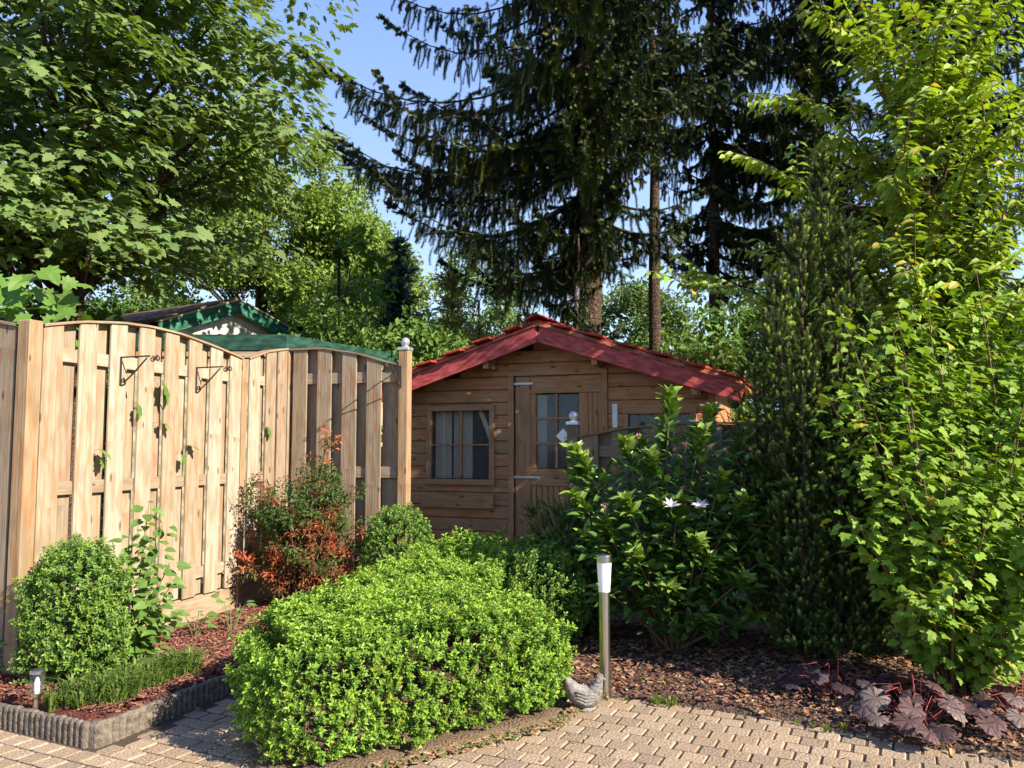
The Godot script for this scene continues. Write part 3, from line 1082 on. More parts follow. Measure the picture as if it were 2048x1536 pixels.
# ------------------------------------------------------------------ buildings beyond the fence
func neighbour_buildings() -> void:
	rng.seed = 51
	# gabled outbuilding: white gable, green boards, old brown roof
	var o := thing("gabled_outbuilding", "white gabled outbuilding with green roof boards beyond the fence", "building", Vector3(-4.48, 0, -13.0), deg_to_rad(58.0))
	var ridge := 3.76
	var sl := 0.37
	var sr := 0.30
	var wall := MB.new()
	var zero := [Vector2.ZERO, Vector2.ZERO, Vector2.ZERO, Vector2.ZERO]
	var prof := [Vector3(-1.3, -0.05, 0), Vector3(1.3, -0.05, 0), Vector3(1.3, ridge - 0.12 - 1.3 * sr, 0), Vector3(0, ridge - 0.12, 0), Vector3(-1.3, ridge - 0.12 - 1.3 * sl, 0)]
	wall.face(prof, Vector3.BACK, [Vector2.ZERO, Vector2.ZERO, Vector2.ZERO, Vector2.ZERO, Vector2.ZERO])
	var back := []
	for p in prof:
		back.append(p + Vector3(0, 0, -3.2))
	wall.face(back, Vector3.FORWARD, [Vector2.ZERO, Vector2.ZERO, Vector2.ZERO, Vector2.ZERO, Vector2.ZERO])
	wall.face([prof[0], prof[4], back[4], back[0]], Vector3.LEFT, zero)
	wall.face([prof[1], prof[2], back[2], back[1]], Vector3.RIGHT, zero)
	part(o, "wall", wall.mesh(), M.plaster)
	for s in [[-1.0, sl, 1.5], [1.0, sr, 1.5]]:
		var ang: float = atan(s[1])
		var rot := Basis(Vector3.BACK, -s[0] * ang)
		var L: float = s[2]
		bx(o, "roof", Vector3(s[0] * L * 0.5 * cos(ang), ridge - L * 0.5 * sin(ang) + 0.02, -1.6), Vector3(L, 0.06, 3.48), M.old_roof, 2, 0.01, rot)
		var b := bx(o, "gable_board", Vector3(s[0] * L * 0.5 * cos(ang), ridge - L * 0.5 * sin(ang) - 0.11, 0.16), Vector3(L, 0.2, 0.04), M.gable_green_lit, 0, 0.006, rot)
		bx(b, "edge_strip", Vector3(0, 0.115, 0.01), Vector3(L, 0.025, 0.06), M.cream, 0)
	# flat-roofed shelter with a green fascia
	var f := thing("flat_roofed_shelter", "cream flat-roofed shelter with dark green fascia behind the fence", "building", Vector3(-2.66, 0, -9.6), 0.0)
	var r0 := Vector3(-2.0, 0, 0.02)
	var r1 := Vector3(0, 0, 0)
	var r2 := Vector3(1.05, 0, -2.1)
	var r3 := Vector3(-1.2, 0, -2.6)
	var slab := MB.new()
	var top := [r0, r1, r2, r3]
	var up := Vector3(0, 2.74, 0)
	slab.face([r0 + up, r1 + up, r2 + up, r3 + up], Vector3.UP, zero)
	slab.face([r0 + up * 0.93, r1 + up * 0.93, r2 + up * 0.93, r3 + up * 0.93], Vector3.DOWN, zero)
	part(f, "roof", slab.mesh(), M.old_roof)
	for k in 4:
		var p: Vector3 = top[k]
		var q: Vector3 = top[(k + 1) % 4]
		var d := q - p
		var rot := Basis(Vector3.UP, atan2(-d.z, d.x))
		bx(f, "fascia", (p + q) * 0.5 + Vector3(0, 2.665, 0), Vector3(d.length() + 0.03, 0.19, 0.035), M.green_paint, 0, 0.005, rot)
		bx(f, "wall", ((p + q) * 0.5).lerp(Vector3(-0.55, 0, -1.2), 0.05) + Vector3(0, 1.27, 0), Vector3(d.length() * 0.94, 2.6, 0.06), M.cream, 0, 0.005, rot)
		bx(f, "trim_strip", ((p + q) * 0.5).lerp(Vector3(-0.55, 0, -1.2), 0.02) + Vector3(0, 2.535, 0), Vector3(d.length() * 0.97, 0.07, 0.05), M.fence1, 0, 0.004, rot)


# ------------------------------------------------------------------ bed edging
func edging() -> void:
	rng.seed = 61
	var stake := MB.new()
	stake.lathe(Transform3D.IDENTITY, [Vector2(0.023, -0.06), Vector2(0.023, 0.095), Vector2(0.019, 0.108), Vector2(0.01, 0.115), Vector2(0.0, 0.117)], 9)
	var m := stake.mesh()
	var runs := [
		[Vector2(-2.07, -4.10), Vector2(-2.95, -4.53), "row of small concrete palisades edging the mulch bed towards the patio"],
		[Vector2(-1.985, -4.15), Vector2(-1.40, -5.68), "row of small concrete palisades edging the mulch bed along the path"]]
	for r in runs:
		var a: Vector2 = r[0]
		var b: Vector2 = r[1]
		var o := thing("concrete_edging", r[2], "edging", Vector3(a.x, 0, a.y), 0.0, "concrete edging of the mulch bed")
		var n := int(a.distance_to(b) / 0.0415)
		for i in n:
			var p := (b - a) * (float(i) / n)
			part(o, "palisade", m, M.concrete, Transform3D(Basis(Vector3.UP, rf(0, TAU)) * Basis(Vector3.RIGHT, rf(-0.03, 0.03)), Vector3(p.x, rf(-0.008, 0.006), p.y)))
		var back := MB.new()
		var d := b - a
		back.box(Transform3D(Basis(Vector3.UP, atan2(-d.y, d.x)), Vector3(d.x * 0.5, 0.03, d.y * 0.5)), Vector3(d.length(), 0.16, 0.03), 0.004, 0)
		part(o, "backing_strip", back.mesh(), M.concrete)
	var c := thing("corner_block", "rough concrete block at the corner of the mulch bed", "block", Vector3(-2.02, 0, -4.12), deg_to_rad(-20.0))
	bx(c, "block", Vector3(0, 0.02, 0), Vector3(0.08, 0.19, 0.08), M.concrete, 1, 0.02)


# ------------------------------------------------------------------ plants
# A shoot along +y with leaves in pairs; young leaves at its end take the colour tip.
func sprig(sd: int, kind: String, length: float, pairs: int, L: float, W: float, old: Color, tip: Color, spread := 0.9, droop := 0.0) -> ArrayMesh:
	var r := RandomNumberGenerator.new()
	r.seed = sd
	var mb := MB.new()
	for i in pairs:
		var t := float(i) / maxf(pairs - 1, 1)
		for s in 2:
			var az := (i % 2) * PI * 0.5 + s * PI + r.randf_range(-0.5, 0.5)
			var up := lerpf(0.25, 0.9, t) * spread - droop + r.randf_range(-0.25, 0.25)
			var d := Vector3(cos(az), up, sin(az))
			var b := leaf_basis(d, Vector3(r.randf_range(-0.5, 0.5), 1, r.randf_range(-0.5, 0.5)))
			var k := r.randf_range(0.75, 1.15)
			mb.leaf(Transform3D(b, Vector3(0, length * lerpf(0.15, 1.0, t), 0)), kind, L * k, W * k, old.lerp(tip, clampf(t * t * 1.1 + r.randf_range(-0.2, 0.2), 0, 1)), 0.3, 0.12)
	return mb.mesh(true)


func needle_shoot(sd: int, length: float, count: int, L: float, W: float, old: Color, tip: Color, forward := 0.7) -> ArrayMesh:
	var r := RandomNumberGenerator.new()
	r.seed = sd
	var mb := MB.new()
	mb.tube([Vector3.ZERO, Vector3(0, length, 0)], [0.003, 0.0012], 3, Color(0.07, 0.05, 0.025), false)
	for i in count:
		var t := (i + 0.5) / count
		var az := i * 2.4 + r.randf_range(-0.4, 0.4)
		var d := Vector3(cos(az), forward + r.randf_range(-0.25, 0.35), sin(az)).normalized()
		var side := d.cross(Vector3.UP).normalized() * W * 0.5
		var p := Vector3(0, length * t, 0)
		var l := L * r.randf_range(0.7, 1.1) * (1.0 - 0.3 * t)
		var c := old.lerp(tip, clampf((t - 0.45) * 1.9, 0, 1))
		mb.tri(p - side, p + side, p + d * l, c)
	return mb.mesh(true)


# Shoots all over a rounded body; inner ones are set deeper so that the surface is not one skin.
func clothe(o: Node3D, c: Vector3, rad: Vector3, n: int, meshes: Array, mat: Material, col: Color, lump: float, rise: float, size := 1.0, floor_y := 0.03, spread := 0.12, square := 0.0) -> void:
	var X := []
	var C := []
	for m in meshes:
		X.append([])
		C.append(PackedColorArray())
	for i in n:
		var d := rdir()
		if square > 0.0:
			d *= lerpf(1.0, 1.0 / pow(pow(absf(d.x), 4.0) + pow(absf(d.y), 4.0) + pow(absf(d.z), 4.0), 0.25), square)
		var p := c + d * rad
		var k := 1.0 + lump * noise.get_noise_3dv((o.position + p) * 3.2) * 1.6 + lump * 0.7 * noise.get_noise_3dv((o.position + p) * 9.0)
		k *= 1.0 - absf(rng.randfn(0, spread))
		p = c + d * rad * k
		if p.y < floor_y:
			continue
		var nn := (d / rad).normalized()
		var dir := (nn + Vector3(0, rise, 0) + rdir() * 0.55).normalized()
		var q := rng.randi() % meshes.size()
		X[q].append(Transform3D(along(dir, rf(0, TAU)).scaled(Vector3.ONE * rf(0.75, 1.25) * size), p))
		C[q].append(vary(col, 0.16, 0.06))
	for q in meshes.size():
		many(o, "foliage", meshes[q], mat, X[q], C[q])


func hedges() -> void:
	rng.seed = 71
	var old := Color(0.095, 0.205, 0.03)
	var young := Color(0.28, 0.42, 0.055)
	var box_sprigs := []
	for k in 4:
		box_sprigs.append(sprig(100 + k, "diamond", 0.044, 5 + k % 2, 0.0175 + 0.0015 * k, 0.0105 + 0.001 * k, old, young, 1.0))
	# the large clipped hedge, bent like an L
	var o := thing("box_hedge", "large bright green clipped box hedge bent round the path", "hedge", Vector3(-0.4, 0, -4.6))
	var X := [[], [], [], []]
	var C := [PackedColorArray(), PackedColorArray(), PackedColorArray(), PackedColorArray()]
	var R := 0.15
	var lo := Vector2(-1.5, -7.6)
	var hi := Vector2(0.45, -3.6)
	var made := 0
	while made < 21000:
		var q := Vector2(rf(lo.x, hi.x), rf(lo.y, hi.y))
		var d := edge_distance(HEDGE, q)
		if d < 0:
			continue
		var keep := 1.0 if q.y > -5.6 else 0.75
		if rng.randf() > keep:
			continue
		var H := 0.56 + 0.07 * smoothstep(-5.2, -7.0, q.y) + 0.06 * noise.get_noise_2d(q.x * 1.7, q.y * 1.7) - 0.10 * smoothstep(-0.3, 0.3, q.x) * smoothstep(-5.6, -4.9, q.y)
		var e := 0.02
		var grad := Vector2(edge_distance(HEDGE, q + Vector2(e, 0)) - edge_distance(HEDGE, q - Vector2(e, 0)), edge_distance(HEDGE, q + Vector2(0, e)) - edge_distance(HEDGE, q - Vector2(0, e))).normalized()
		var p: Vector3
		var nn: Vector3
		if d > 0.13 and rng.randf() < 0.8:
			p = Vector3(q.x, H, q.y)
			nn = Vector3.UP
			if d < R:
				p.y = H - R + sqrt(R * R - (R - d) * (R - d))
				nn = Vector3(-grad.x * (R - d) / R, 0.8, -grad.y * (R - d) / R).normalized()
		elif d < 0.16:
			var t := rng.randf()
			var bulge := 0.06 * sin(t * PI)
			p = Vector3(q.x - grad.x * (d + bulge - 0.05), lerpf(0.03, H - 0.03, t), q.y - grad.y * (d + bulge - 0.05))
			nn = Vector3(-grad.x, lerpf(-0.1, 0.5, t), -grad.y).normalized()
		else:
			continue
		made += 1
		var s := noise.get_noise_3dv(p * 5.5) * 0.085 + noise.get_noise_3dv(p * 13.0) * 0.055 - absf(rng.randfn(0, 0.03))
		p += nn * (s - 0.02)
		if p.y < 0.02:
			continue
		var dir := (nn + Vector3(0, 0.7, 0) + rdir() * 0.6).normalized()
		var k := rng.randi() % 4
		X[k].append(Transform3D(along(dir, rf(0, TAU)).scaled(Vector3.ONE * (rf(0.7, 1.3) if rng.randf() > 0.03 else rf(1.4, 1.9))), p - o.position))
		var tone := 1.0 + 0.3 * noise.get_noise_3dv(p * 2.3 + Vector3(5, 0, 0))
		var cc := vary(Color(tone, tone, tone), 0.22, 0.12)
		if rng.randf() < 0.012:
			cc = Color(1.5, 0.75, 0.9)
		C[k].append(cc)
	for k in 4:
		many(o, "foliage", box_sprigs[k], M.box_leaf, X[k], C[k])
	var st := MB.new()
	for i in 46:
		var q := Vector2(rf(lo.x, hi.x), rf(-7.2, hi.y))
		if edge_distance(HEDGE, q) < 0.1:
			continue
		var p := Vector3(q.x, 0, q.y) - o.position
		st.tube([p, p + Vector3(rf(-0.04, 0.04), 0.2, rf(-0.04, 0.04)), p + Vector3(rf(-0.1, 0.1), 0.44, rf(-0.1, 0.1))], [0.012, 0.009, 0.004], 5)
	part(o, "stems", st.mesh(), M.twig)
	# a young shoot at the path corner of the hedge
	var b := thing("box_bush", "squarish sunlit box bush before the pale fence", "bush", Vector3(-2.54, 0.1, -4.86), 0.0, "clipped box bushes")
	var cool := []
	for k in 3:
		cool.append(sprig(130 + k, "diamond", 0.05, 5, 0.022, 0.013, Color(0.08, 0.17, 0.035), Color(0.23, 0.34, 0.06), 1.0))
	clothe(b, Vector3(0, 0.37, 0), Vector3(0.235, 0.38, 0.235), 2600, cool, M.box_leaf, Color.WHITE, 0.3, 0.6, 1.0, 0.02, 0.12, 0.7)
	stems(b, 9, 0.5, 0.1)
	b = thing("box_bush", "rounded box bush between red shrub and shed", "bush", Vector3(-0.97, 0.05, -7.05), 0.0, "clipped box bushes")
	clothe(b, Vector3(0, 0.46, 0), Vector3(0.28, 0.42, 0.27), 1900, cool, M.box_leaf, Color.WHITE, 0.1, 0.5, 1.0, 0.02, 0.1)
	stems(b, 8, 0.5, 0.1)
	b = thing("box_bush", "loose box bush in shade behind the hedge end", "bush", Vector3(0.22, 0, -6.1), 0.0, "clipped box bushes")
	clothe(b, Vector3(0, 0.36, 0), Vector3(0.30, 0.36, 0.5), 2200, cool, M.box_leaf, Color.WHITE, 0.18, 0.6, 1.15, 0.02, 0.12)
	stems(b, 8, 0.4, 0.1)
	# feathery conifer in the gap before the shed door
	var f := thing("dwarf_conifer", "soft feathery green conifer before the shed door", "shrub", Vector3(0.42, 0, -6.35))
	var feather := []
	for k in 3:
		feather.append(needle_shoot(150 + k, 0.09, 46, 0.026, 0.005, Color(0.05, 0.11, 0.03), Color(0.14, 0.25, 0.05), 0.5))
	clothe(f, Vector3(0, 0.50, 0), Vector3(0.36, 0.50, 0.32), 2000, feather, M.needle, Color.WHITE, 0.3, 0.15, 1.0, 0.02, 0.2)
	stems(f, 6, 0.7, 0.08)


func stems(o: Node3D, n: int, h: float, reach: float) -> void:
	var st := MB.new()
	for i in n:
		var a := rf(0, TAU)
		var p := Vector3(cos(a), 0, sin(a)) * reach * 0.5
		var q := p + Vector3(cos(a) * reach, h * 0.55, sin(a) * reach)
		st.tube([p, q, q + Vector3(rf(-reach, reach), h * 0.45, rf(-reach, reach))], [0.012, 0.009, 0.004], 5)
	part(o, "stems", st.mesh(), M.twig)


# Crown made of many flattish sprays; each spray is (centre, radius) and fills with shoots.
func sprays(o: Node3D, list: Array, per: int, meshes: Array, mat: Material, col: Color, flat: float, rise: float, size := 1.0, tone := 0.2) -> void:
	var X := []
	var C := []
	for m in meshes:
		X.append([])
		C.append(PackedColorArray())
	for s in list:
		var k := 1.0 + rf(-tone, tone)
		for i in int(per * s[2] if s.size() > 2 else per):
			var d := rdir() * pow(rng.randf(), 0.45)
			var p: Vector3 = s[0] + Vector3(d.x, d.y * flat, d.z) * s[1]
			var q := rng.randi() % meshes.size()
			var dir := (Vector3(d.x, d.y * 0.5 + rise, d.z) + rdir() * 0.6).normalized()
			X[q].append(Transform3D(along(dir, rf(0, TAU)).scaled(Vector3.ONE * rf(0.75, 1.3) * size), p))
			var cc := vary(col, 0.15, 0.08)
			C[q].append(Color(cc.r * k, cc.g * k, cc.b * k))
	for q in meshes.size():
		many(o, "crown" if q == 0 else "foliage", meshes[q], mat, X[q], C[q])


func limbs(o: Node3D, base: Vector3, top: Vector3, r: float, ends: Array, mat: Material, called := "trunk") -> void:
	var mb := MB.new()
	var pts := []
	var rad := []
	for i in 9:
		var t := i / 8.0
		pts.append(base.lerp(top, t) + Vector3(noise.get_noise_1d(t * 3.0 + base.x * 7.0), 0, noise.get_noise_1d(t * 3.0 + 50.0 + base.x)) * r * 1.2 * t)
		rad.append(r * lerpf(1.15, 0.25, t))
	rad[0] *= 1.25
	mb.tube(pts, rad, 10, Color.WHITE, true, 1.0)
	part(o, called, mb.mesh(), mat)
	if ends.is_empty():
		return
	var lm := MB.new()
	for e in ends:
		var ev: Vector3 = e
		var t := clampf((ev.y - base.y) / (top.y - base.y) * 0.75 - 0.05, 0.15, 0.95)
		var p: Vector3 = pts[int(t * 8)]
		var m := p.lerp(ev, 0.5) + Vector3(0, (ev - p).length() * 0.08, 0)
		lm.tube([p, m, ev], [r * 0.35 * (1.1 - t), r * 0.2 * (1.1 - t) + 0.005, 0.005], 5)
	part(o, "limbs", lm.mesh(), mat)


func crown_spots(c: Vector3, rad: Vector3, n: int, r0: float, r1: float, inner := 0.35) -> Array:
	var out := []
	for i in n:
		var d := rdir()
		var k := lerpf(inner, 1.0, sqrt(rng.randf())) * (1.0 + 0.25 * noise.get_noise_3dv(d * 2.0 + c))
		out.append([c + d * rad * k, rf(r0, r1)])
	return out


func ends_of(spots: Array, step: int) -> Array:
	var out := []
	for i in range(0, spots.size(), step):
		out.append(spots[i][0])
	return out


func leaf_clump(sd: int, n: int, spread: float, kind: String, L: float, W: float, a: Color, b: Color) -> ArrayMesh:
	var r := RandomNumberGenerator.new()
	r.seed = sd
	var mb := MB.new()
	for i in n:
		var d := Vector3(r.randf_range(-1, 1), r.randf_range(-0.3, 1), r.randf_range(-1, 1)).normalized()
		var p := d * spread * r.randf_range(0.2, 1.0)
		var dir := d + Vector3(r.randf_range(-1, 1), r.randf_range(-1.2, 0.2), r.randf_range(-1, 1)) * 0.8
		var up := Vector3(r.randf_range(-0.7, 0.7), 1, r.randf_range(-0.7, 0.7))
		var k := r.randf_range(0.7, 1.2)
		mb.leaf(Transform3D(leaf_basis(dir, up), p), kind, L * k, W * k, a.lerp(b, r.randf()), 0.2, 0.15)
	return mb.mesh(true)


func background_trees() -> void:
	rng.seed = 81
	var clumps := func(sd: int, a: Color, b: Color, L: float, n := 12, sp := 0.16) -> Array:
		var out := []
		for k in 3:
			out.append(leaf_clump(sd + k, n, sp, "diamond", L, L * 0.62, a, b))
		return out
	# light green tree beyond the outbuilding
	var o := thing("broadleaf_tree", "sunlit yellow-green leafy tree beyond the green-roofed outbuilding", "tree", Vector3(-6.2, 0, -20.0), 0.0, "leafy trees beyond the fence")
	var spots := crown_spots(Vector3(-0.2, 6.0, 0), Vector3(2.9, 3.3, 2.6), 110, 0.5, 0.85)
	spots.append_array(crown_spots(Vector3(2.2, 4.9, 0.6), Vector3(1.6, 2.2, 1.4), 54, 0.45, 0.7))
	limbs(o, Vector3(0, -0.1, 0), Vector3(0, 8.2, 0), 0.22, ends_of(spots, 3), M.bark)
	sprays(o, spots, 52, clumps.call(200, Color(0.17, 0.26, 0.05), Color(0.29, 0.375, 0.085), 0.11), M.leaf, Color.WHITE, 0.6, 0.3, 1.0)
	# darker tree before it
	o = thing("broadleaf_tree", "deep green leafy tree with loose outer twigs beside the shelter", "tree", Vector3(-3.2, 0, -14.5), 0.0, "leafy trees beyond the fence")
	spots = crown_spots(Vector3(0.1, 2.6, 0), Vector3(0.8, 1.1, 0.8), 36, 0.3, 0.5)
	spots.append_array([[Vector3(0.65, 4.7, 0.2), 0.3, 0.3], [Vector3(0.75, 4.2, 0.1), 0.35, 0.4], [Vector3(0.45, 5.1, 0.2), 0.3, 0.3]])
	limbs(o, Vector3(0, -0.1, 0), Vector3(0.1, 4.8, 0), 0.09, ends_of(spots, 2), M.bark)
	sprays(o, spots, 40, clumps.call(210, Color(0.09, 0.18, 0.035), Color(0.17, 0.29, 0.05), 0.12, 9, 0.15), M.leaf, Color.WHITE, 0.6, 0.3, 1.0)
	# bushes that close the gap between fence and shed
	var bushes := [
		[Vector3(-2.9, 0, -13.0), Vector3(1.3, 1.75, 0.9), "leafy thicket behind the flat-roofed shelter"],
		[Vector3(-1.55, 0, -12.2), Vector3(0.9, 1.6, 0.8), "leafy thicket between ball-topped post and shed roof"],
		[Vector3(-0.4, 0, -12.6), Vector3(1.2, 1.45, 0.8), "leafy thicket behind the shed ridge"],
		[Vector3(3.3, 0, -10.4), Vector3(1.3, 1.75, 0.8), "leafy thicket behind the red shingled slope"],
		[Vector3(5.6, 0, -10.0), Vector3(1.7, 1.7, 0.9), "leafy thicket behind the yew column"],
		[Vector3(-7.8, 0, -15.5), Vector3(2.2, 2.2, 1.2), "leafy thicket under the maple beside the outbuilding"], [Vector3(-6.3, 0, -11.2), Vector3(1.3, 1.75, 0.8), "leafy thicket round the maple trunk behind the fence"]]
	for b in bushes:
		o = thing("leafy_thicket", b[2], "bush", b[0], 0.0, "dark thickets behind the shed and fence")
		spots = crown_spots(Vector3(0, b[1].y, 0), b[1], 60, 0.3, 0.5, 0.5)
		limbs(o, Vector3(0, -0.1, 0), Vector3(0, b[1].y * 1.5, 0), 0.06, ends_of(spots, 4), M.bark)
		sprays(o, spots, 24, clumps.call(220 + int(b[0].x), Color(0.10, 0.18, 0.04), Color(0.17, 0.27, 0.06), 0.1), M.leaf, Color.WHITE, 0.7, 0.2)
	# small dark spruce
	o = thing("small_spruce", "small dark spruce pointing up between the leafy trees", "tree", Vector3(-2.36, 0, -17.0))
	var dark := []
	for k in 3:
		dark.append(needle_shoot(240 + k, 0.2, 40, 0.06, 0.02, Color(0.022, 0.05, 0.026), Color(0.04, 0.075, 0.04), 0.5))
	cone(o, 5.95, 1.15, 190, dark, Color.WHITE)
	# golden false cypresses
	var gold := []
	for k in 3:
		gold.append(needle_shoot(250 + k, 0.14, 40, 0.045, 0.014, Color(0.30, 0.30, 0.07), Color(0.60, 0.53, 0.14), 0.9))
	var spec := [[Vector3(-1.05, 0, -14.2), 4.65, 0.75], [Vector3(0.25, 0, -14.0), 4.15, 0.8], [Vector3(-0.55, 0, -13.4), 3.75, 0.65]]
	for i in 3:
		o = thing("golden_cypress", ["pointed golden cypress beside the small dark spruce", "olive golden cypress close to the thick spruce trunk", "short golden cypress just above the shed roof"][i], "tree", spec[i][0], 0.0, "golden cypresses behind the shed")
		cone(o, spec[i][1], spec[i][2], 130, gold, Color(1, 1, 1) if i != 1 else Color(0.75, 0.9, 0.8))
	# far pale trees
	var far := [[Vector3(-1.2, 0, -29.0), Vector3(2.2, 3.0, 1.8), 5.6, "far pale bluish tree behind the golden cypress"], [Vector3(4.2, 0, -25.0), Vector3(2.2, 2.2, 1.6), 4.3, "far light green tree seen between the spruce trunks"], [Vector3(-11.5, 0, -24.0), Vector3(2.6, 2.6, 2.0), 3.6, "far green tree low under the maple crown"], [Vector3(9.0, 0, -24.0), Vector3(3.2, 3.2, 2.0), 4.0, "far green tree low behind the yew"]]
	for f in far:
		o = thing("broadleaf_tree", f[3], "tree", f[0], 0.0, "leafy trees beyond the fence")
		spots = crown_spots(Vector3(0, f[2], 0), f[1], 70, 0.5, 0.8)
		limbs(o, Vector3(0, -0.1, 0), Vector3(0, f[2] + 1.0, 0), 0.16, ends_of(spots, 4), M.bark)
		sprays(o, spots, 24, clumps.call(260 + int(f[2] * 10), Color(0.12, 0.19, 0.06), Color(0.2, 0.28, 0.08), 0.12), M.leaf, Color.WHITE, 0.65, 0.3, 1.1)


func cone(o: Node3D, h: float, r: float, n: int, meshes: Array, col: Color) -> void:
	limbs(o, Vector3(0, -0.1, 0), Vector3(0, h * 0.93, 0), 0.06, [], M.bark)
	var spots := []
	for i in n:
		var t := 1.0 - pow(rng.randf(), 0.6)
		var a := rf(0, TAU)
		var rr := r * pow(1.0 - t, 0.9) * (0.85 + 0.5 * noise.get_noise_3d(cos(a) * 1.5, t * 7.0, sin(a) * 1.5 + o.position.x)) * sqrt(rf(0.3, 1.0))
		spots.append([Vector3(cos(a) * rr, 0.3 + t * (h - 0.45), sin(a) * rr), lerpf(0.34, 0.12, t)])
	sprays(o, spots, 22, meshes, M.needle, col, 0.6, 0.25, 1.0, 0.25)


# ------------------------------------------------------------------ tall spruces
# A hanging branchlet along -y, one unit long, set with short needles.
func tassel(sd: int, col: Color, tip: Color) -> ArrayMesh:
	var r := RandomNumberGenerator.new()
	r.seed = sd
	var mb := MB.new()
	var n := 34
	for i in n:
		var t := float(i) / n
		for k in 3:
			var a := i * 1.3 + k * TAU / 3.0 + r.randf_range(-0.5, 0.5)
			var w := lerpf(0.055, 0.035, t)
			var d := Vector3(cos(a) * w, -0.05, sin(a) * w)
			var side := Vector3(-sin(a), 0, cos(a)) * 0.009
			var p := Vector3(0.012 * sin(t * 7.0 + sd), -t, 0.012 * cos(t * 6.0))
			mb.tri(p - side, p + side, p + d, col.lerp(tip, clampf(t * 1.6 - 0.8, 0, 1)))
	return mb.mesh(true)


var boughs := {}


# One drooping bough along +x with its hanging branchlets, all in one mesh.
func bough(sd: int, L: float, hang: float, tassels: Array) -> ArrayMesh:
	rng.seed = sd
	var st := SurfaceTool.new()
	var sag := rf(0.16, 0.32)
	var pts := []
	var rad := []
	for i in 9:
		var t := i / 8.0
		pts.append(Vector3(L * t, L * (-sag * sin(t * PI * 0.8) + 0.14 * t * t * t), L * 0.06 * sin(t * 4.0 + sd)))
		rad.append(lerpf(0.026, 0.006, t))
	var mb := MB.new()
	mb.tube(pts, rad, 4, Color(0.05, 0.035, 0.025), false)
	st.append_from(mb.mesh(true), 0, Transform3D.IDENTITY)
	var n := int(L / 0.085)
	for i in range(2, n):
		var t := float(i) / n
		var s := t * 8.0
		var k := mini(int(s), 7)
		var p: Vector3 = (pts[k] as Vector3).lerp(pts[k + 1], s - k)
		var w: float = 0.40 * sin(PI * clampf(t, 0.1, 0.93)) * minf(1.0, L / 2.4)
		for j in 3:
			var off := Vector3(rf(-0.03, 0.03), 0, rf(-w, w))
			var len := hang * rf(0.4, 1.15) * (0.45 + 0.75 * sin(PI * minf(t * 0.95 + 0.05, 1.0)))
			var tilt := Vector3(rf(-0.2, 0.2) - 0.25 * t, 1, rf(-0.2, 0.2))
			if j == 2:
				tilt = Vector3(-0.8 + rf(-0.4, 0.4), rf(0.0, 0.8), rf(-0.9, 0.9))
				len *= 0.55
			if t > 0.86:
				tilt = Vector3(-0.9 + rf(-0.5, 0.5), rf(-0.5, 0.3), rf(-0.7, 0.7))
				len *= 0.5
			st.append_from(tassels[rng.randi() % tassels.size()], 0, Transform3D(along(tilt, rf(0, TAU)) * Basis.from_scale(Vector3(1, len, 1)), p + off + Vector3(0, rf(-0.03, 0.03) - absf(off.z) * 0.15, 0)))
	return st.commit()


func spruce(label: String, at: Vector3, r: float, y0: float, y1: float, reach: Array, seed_: int, gap: float, per: int, left_k: float, right_k: float, sunny: float, above := 3.0) -> void:
	rng.seed = seed_
	var o := thing("tall_spruce", label, "tree", at, 0.0, "tall spruces behind the shed")
	var top := Vector3(0, y1 + above, 0)
	var mb := MB.new()
	var pts := []
	var rad := []
	for i in 12:
		var t := i / 11.0
		pts.append(Vector3(0, -0.1, 0).lerp(top, t) + Vector3(noise.get_noise_1d(t * 2.0 + seed_), 0, noise.get_noise_1d(t * 2.0 + seed_ + 30)) * 0.12 * t)
		rad.append(r * lerpf(1.1, 0.3, t))
	rad[0] *= 1.3
	mb.tube(pts, rad, 12, Color.WHITE, true, 2.0)
	part(o, "trunk", mb.mesh(), M.bark)
	var y := y0
	while y < y1:
		var f := (y - y0) / (y1 - y0)
		for b in per:
			var az := rf(0, TAU)
			var L := 0.0
			for k in reach.size() - 1:
				if f >= reach[k][0] and f <= reach[k + 1][0]:
					L = lerpf(reach[k][1], reach[k + 1][1], (f - reach[k][0]) / (reach[k + 1][0] - reach[k][0]))
			L *= rf(0.6, 1.1) * lerpf(left_k, right_k, 0.5 + 0.5 * cos(az)) * (1.0 - 0.5 * maxf(0.0, sin(az)))
			if L < 0.15:
				continue
			var size := 0
			for k in 4:
				if absf(BOUGHS[k] - L) < absf(BOUGHS[size] - L):
					size = k
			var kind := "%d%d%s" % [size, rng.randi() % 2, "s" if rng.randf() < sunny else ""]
			var k: float = L / BOUGHS[size]
			part(o, "bough", boughs[kind], M.needle, Transform3D(Basis(Vector3.UP, -az).scaled(Vector3(k, lerpf(k, 1.0, 0.5), lerpf(k, 1.0, 0.5))), Vector3(0, y + rf(-gap, gap) * 0.5, 0)))
		y += gap


const BOUGHS := [0.7, 1.5, 2.5, 3.7]


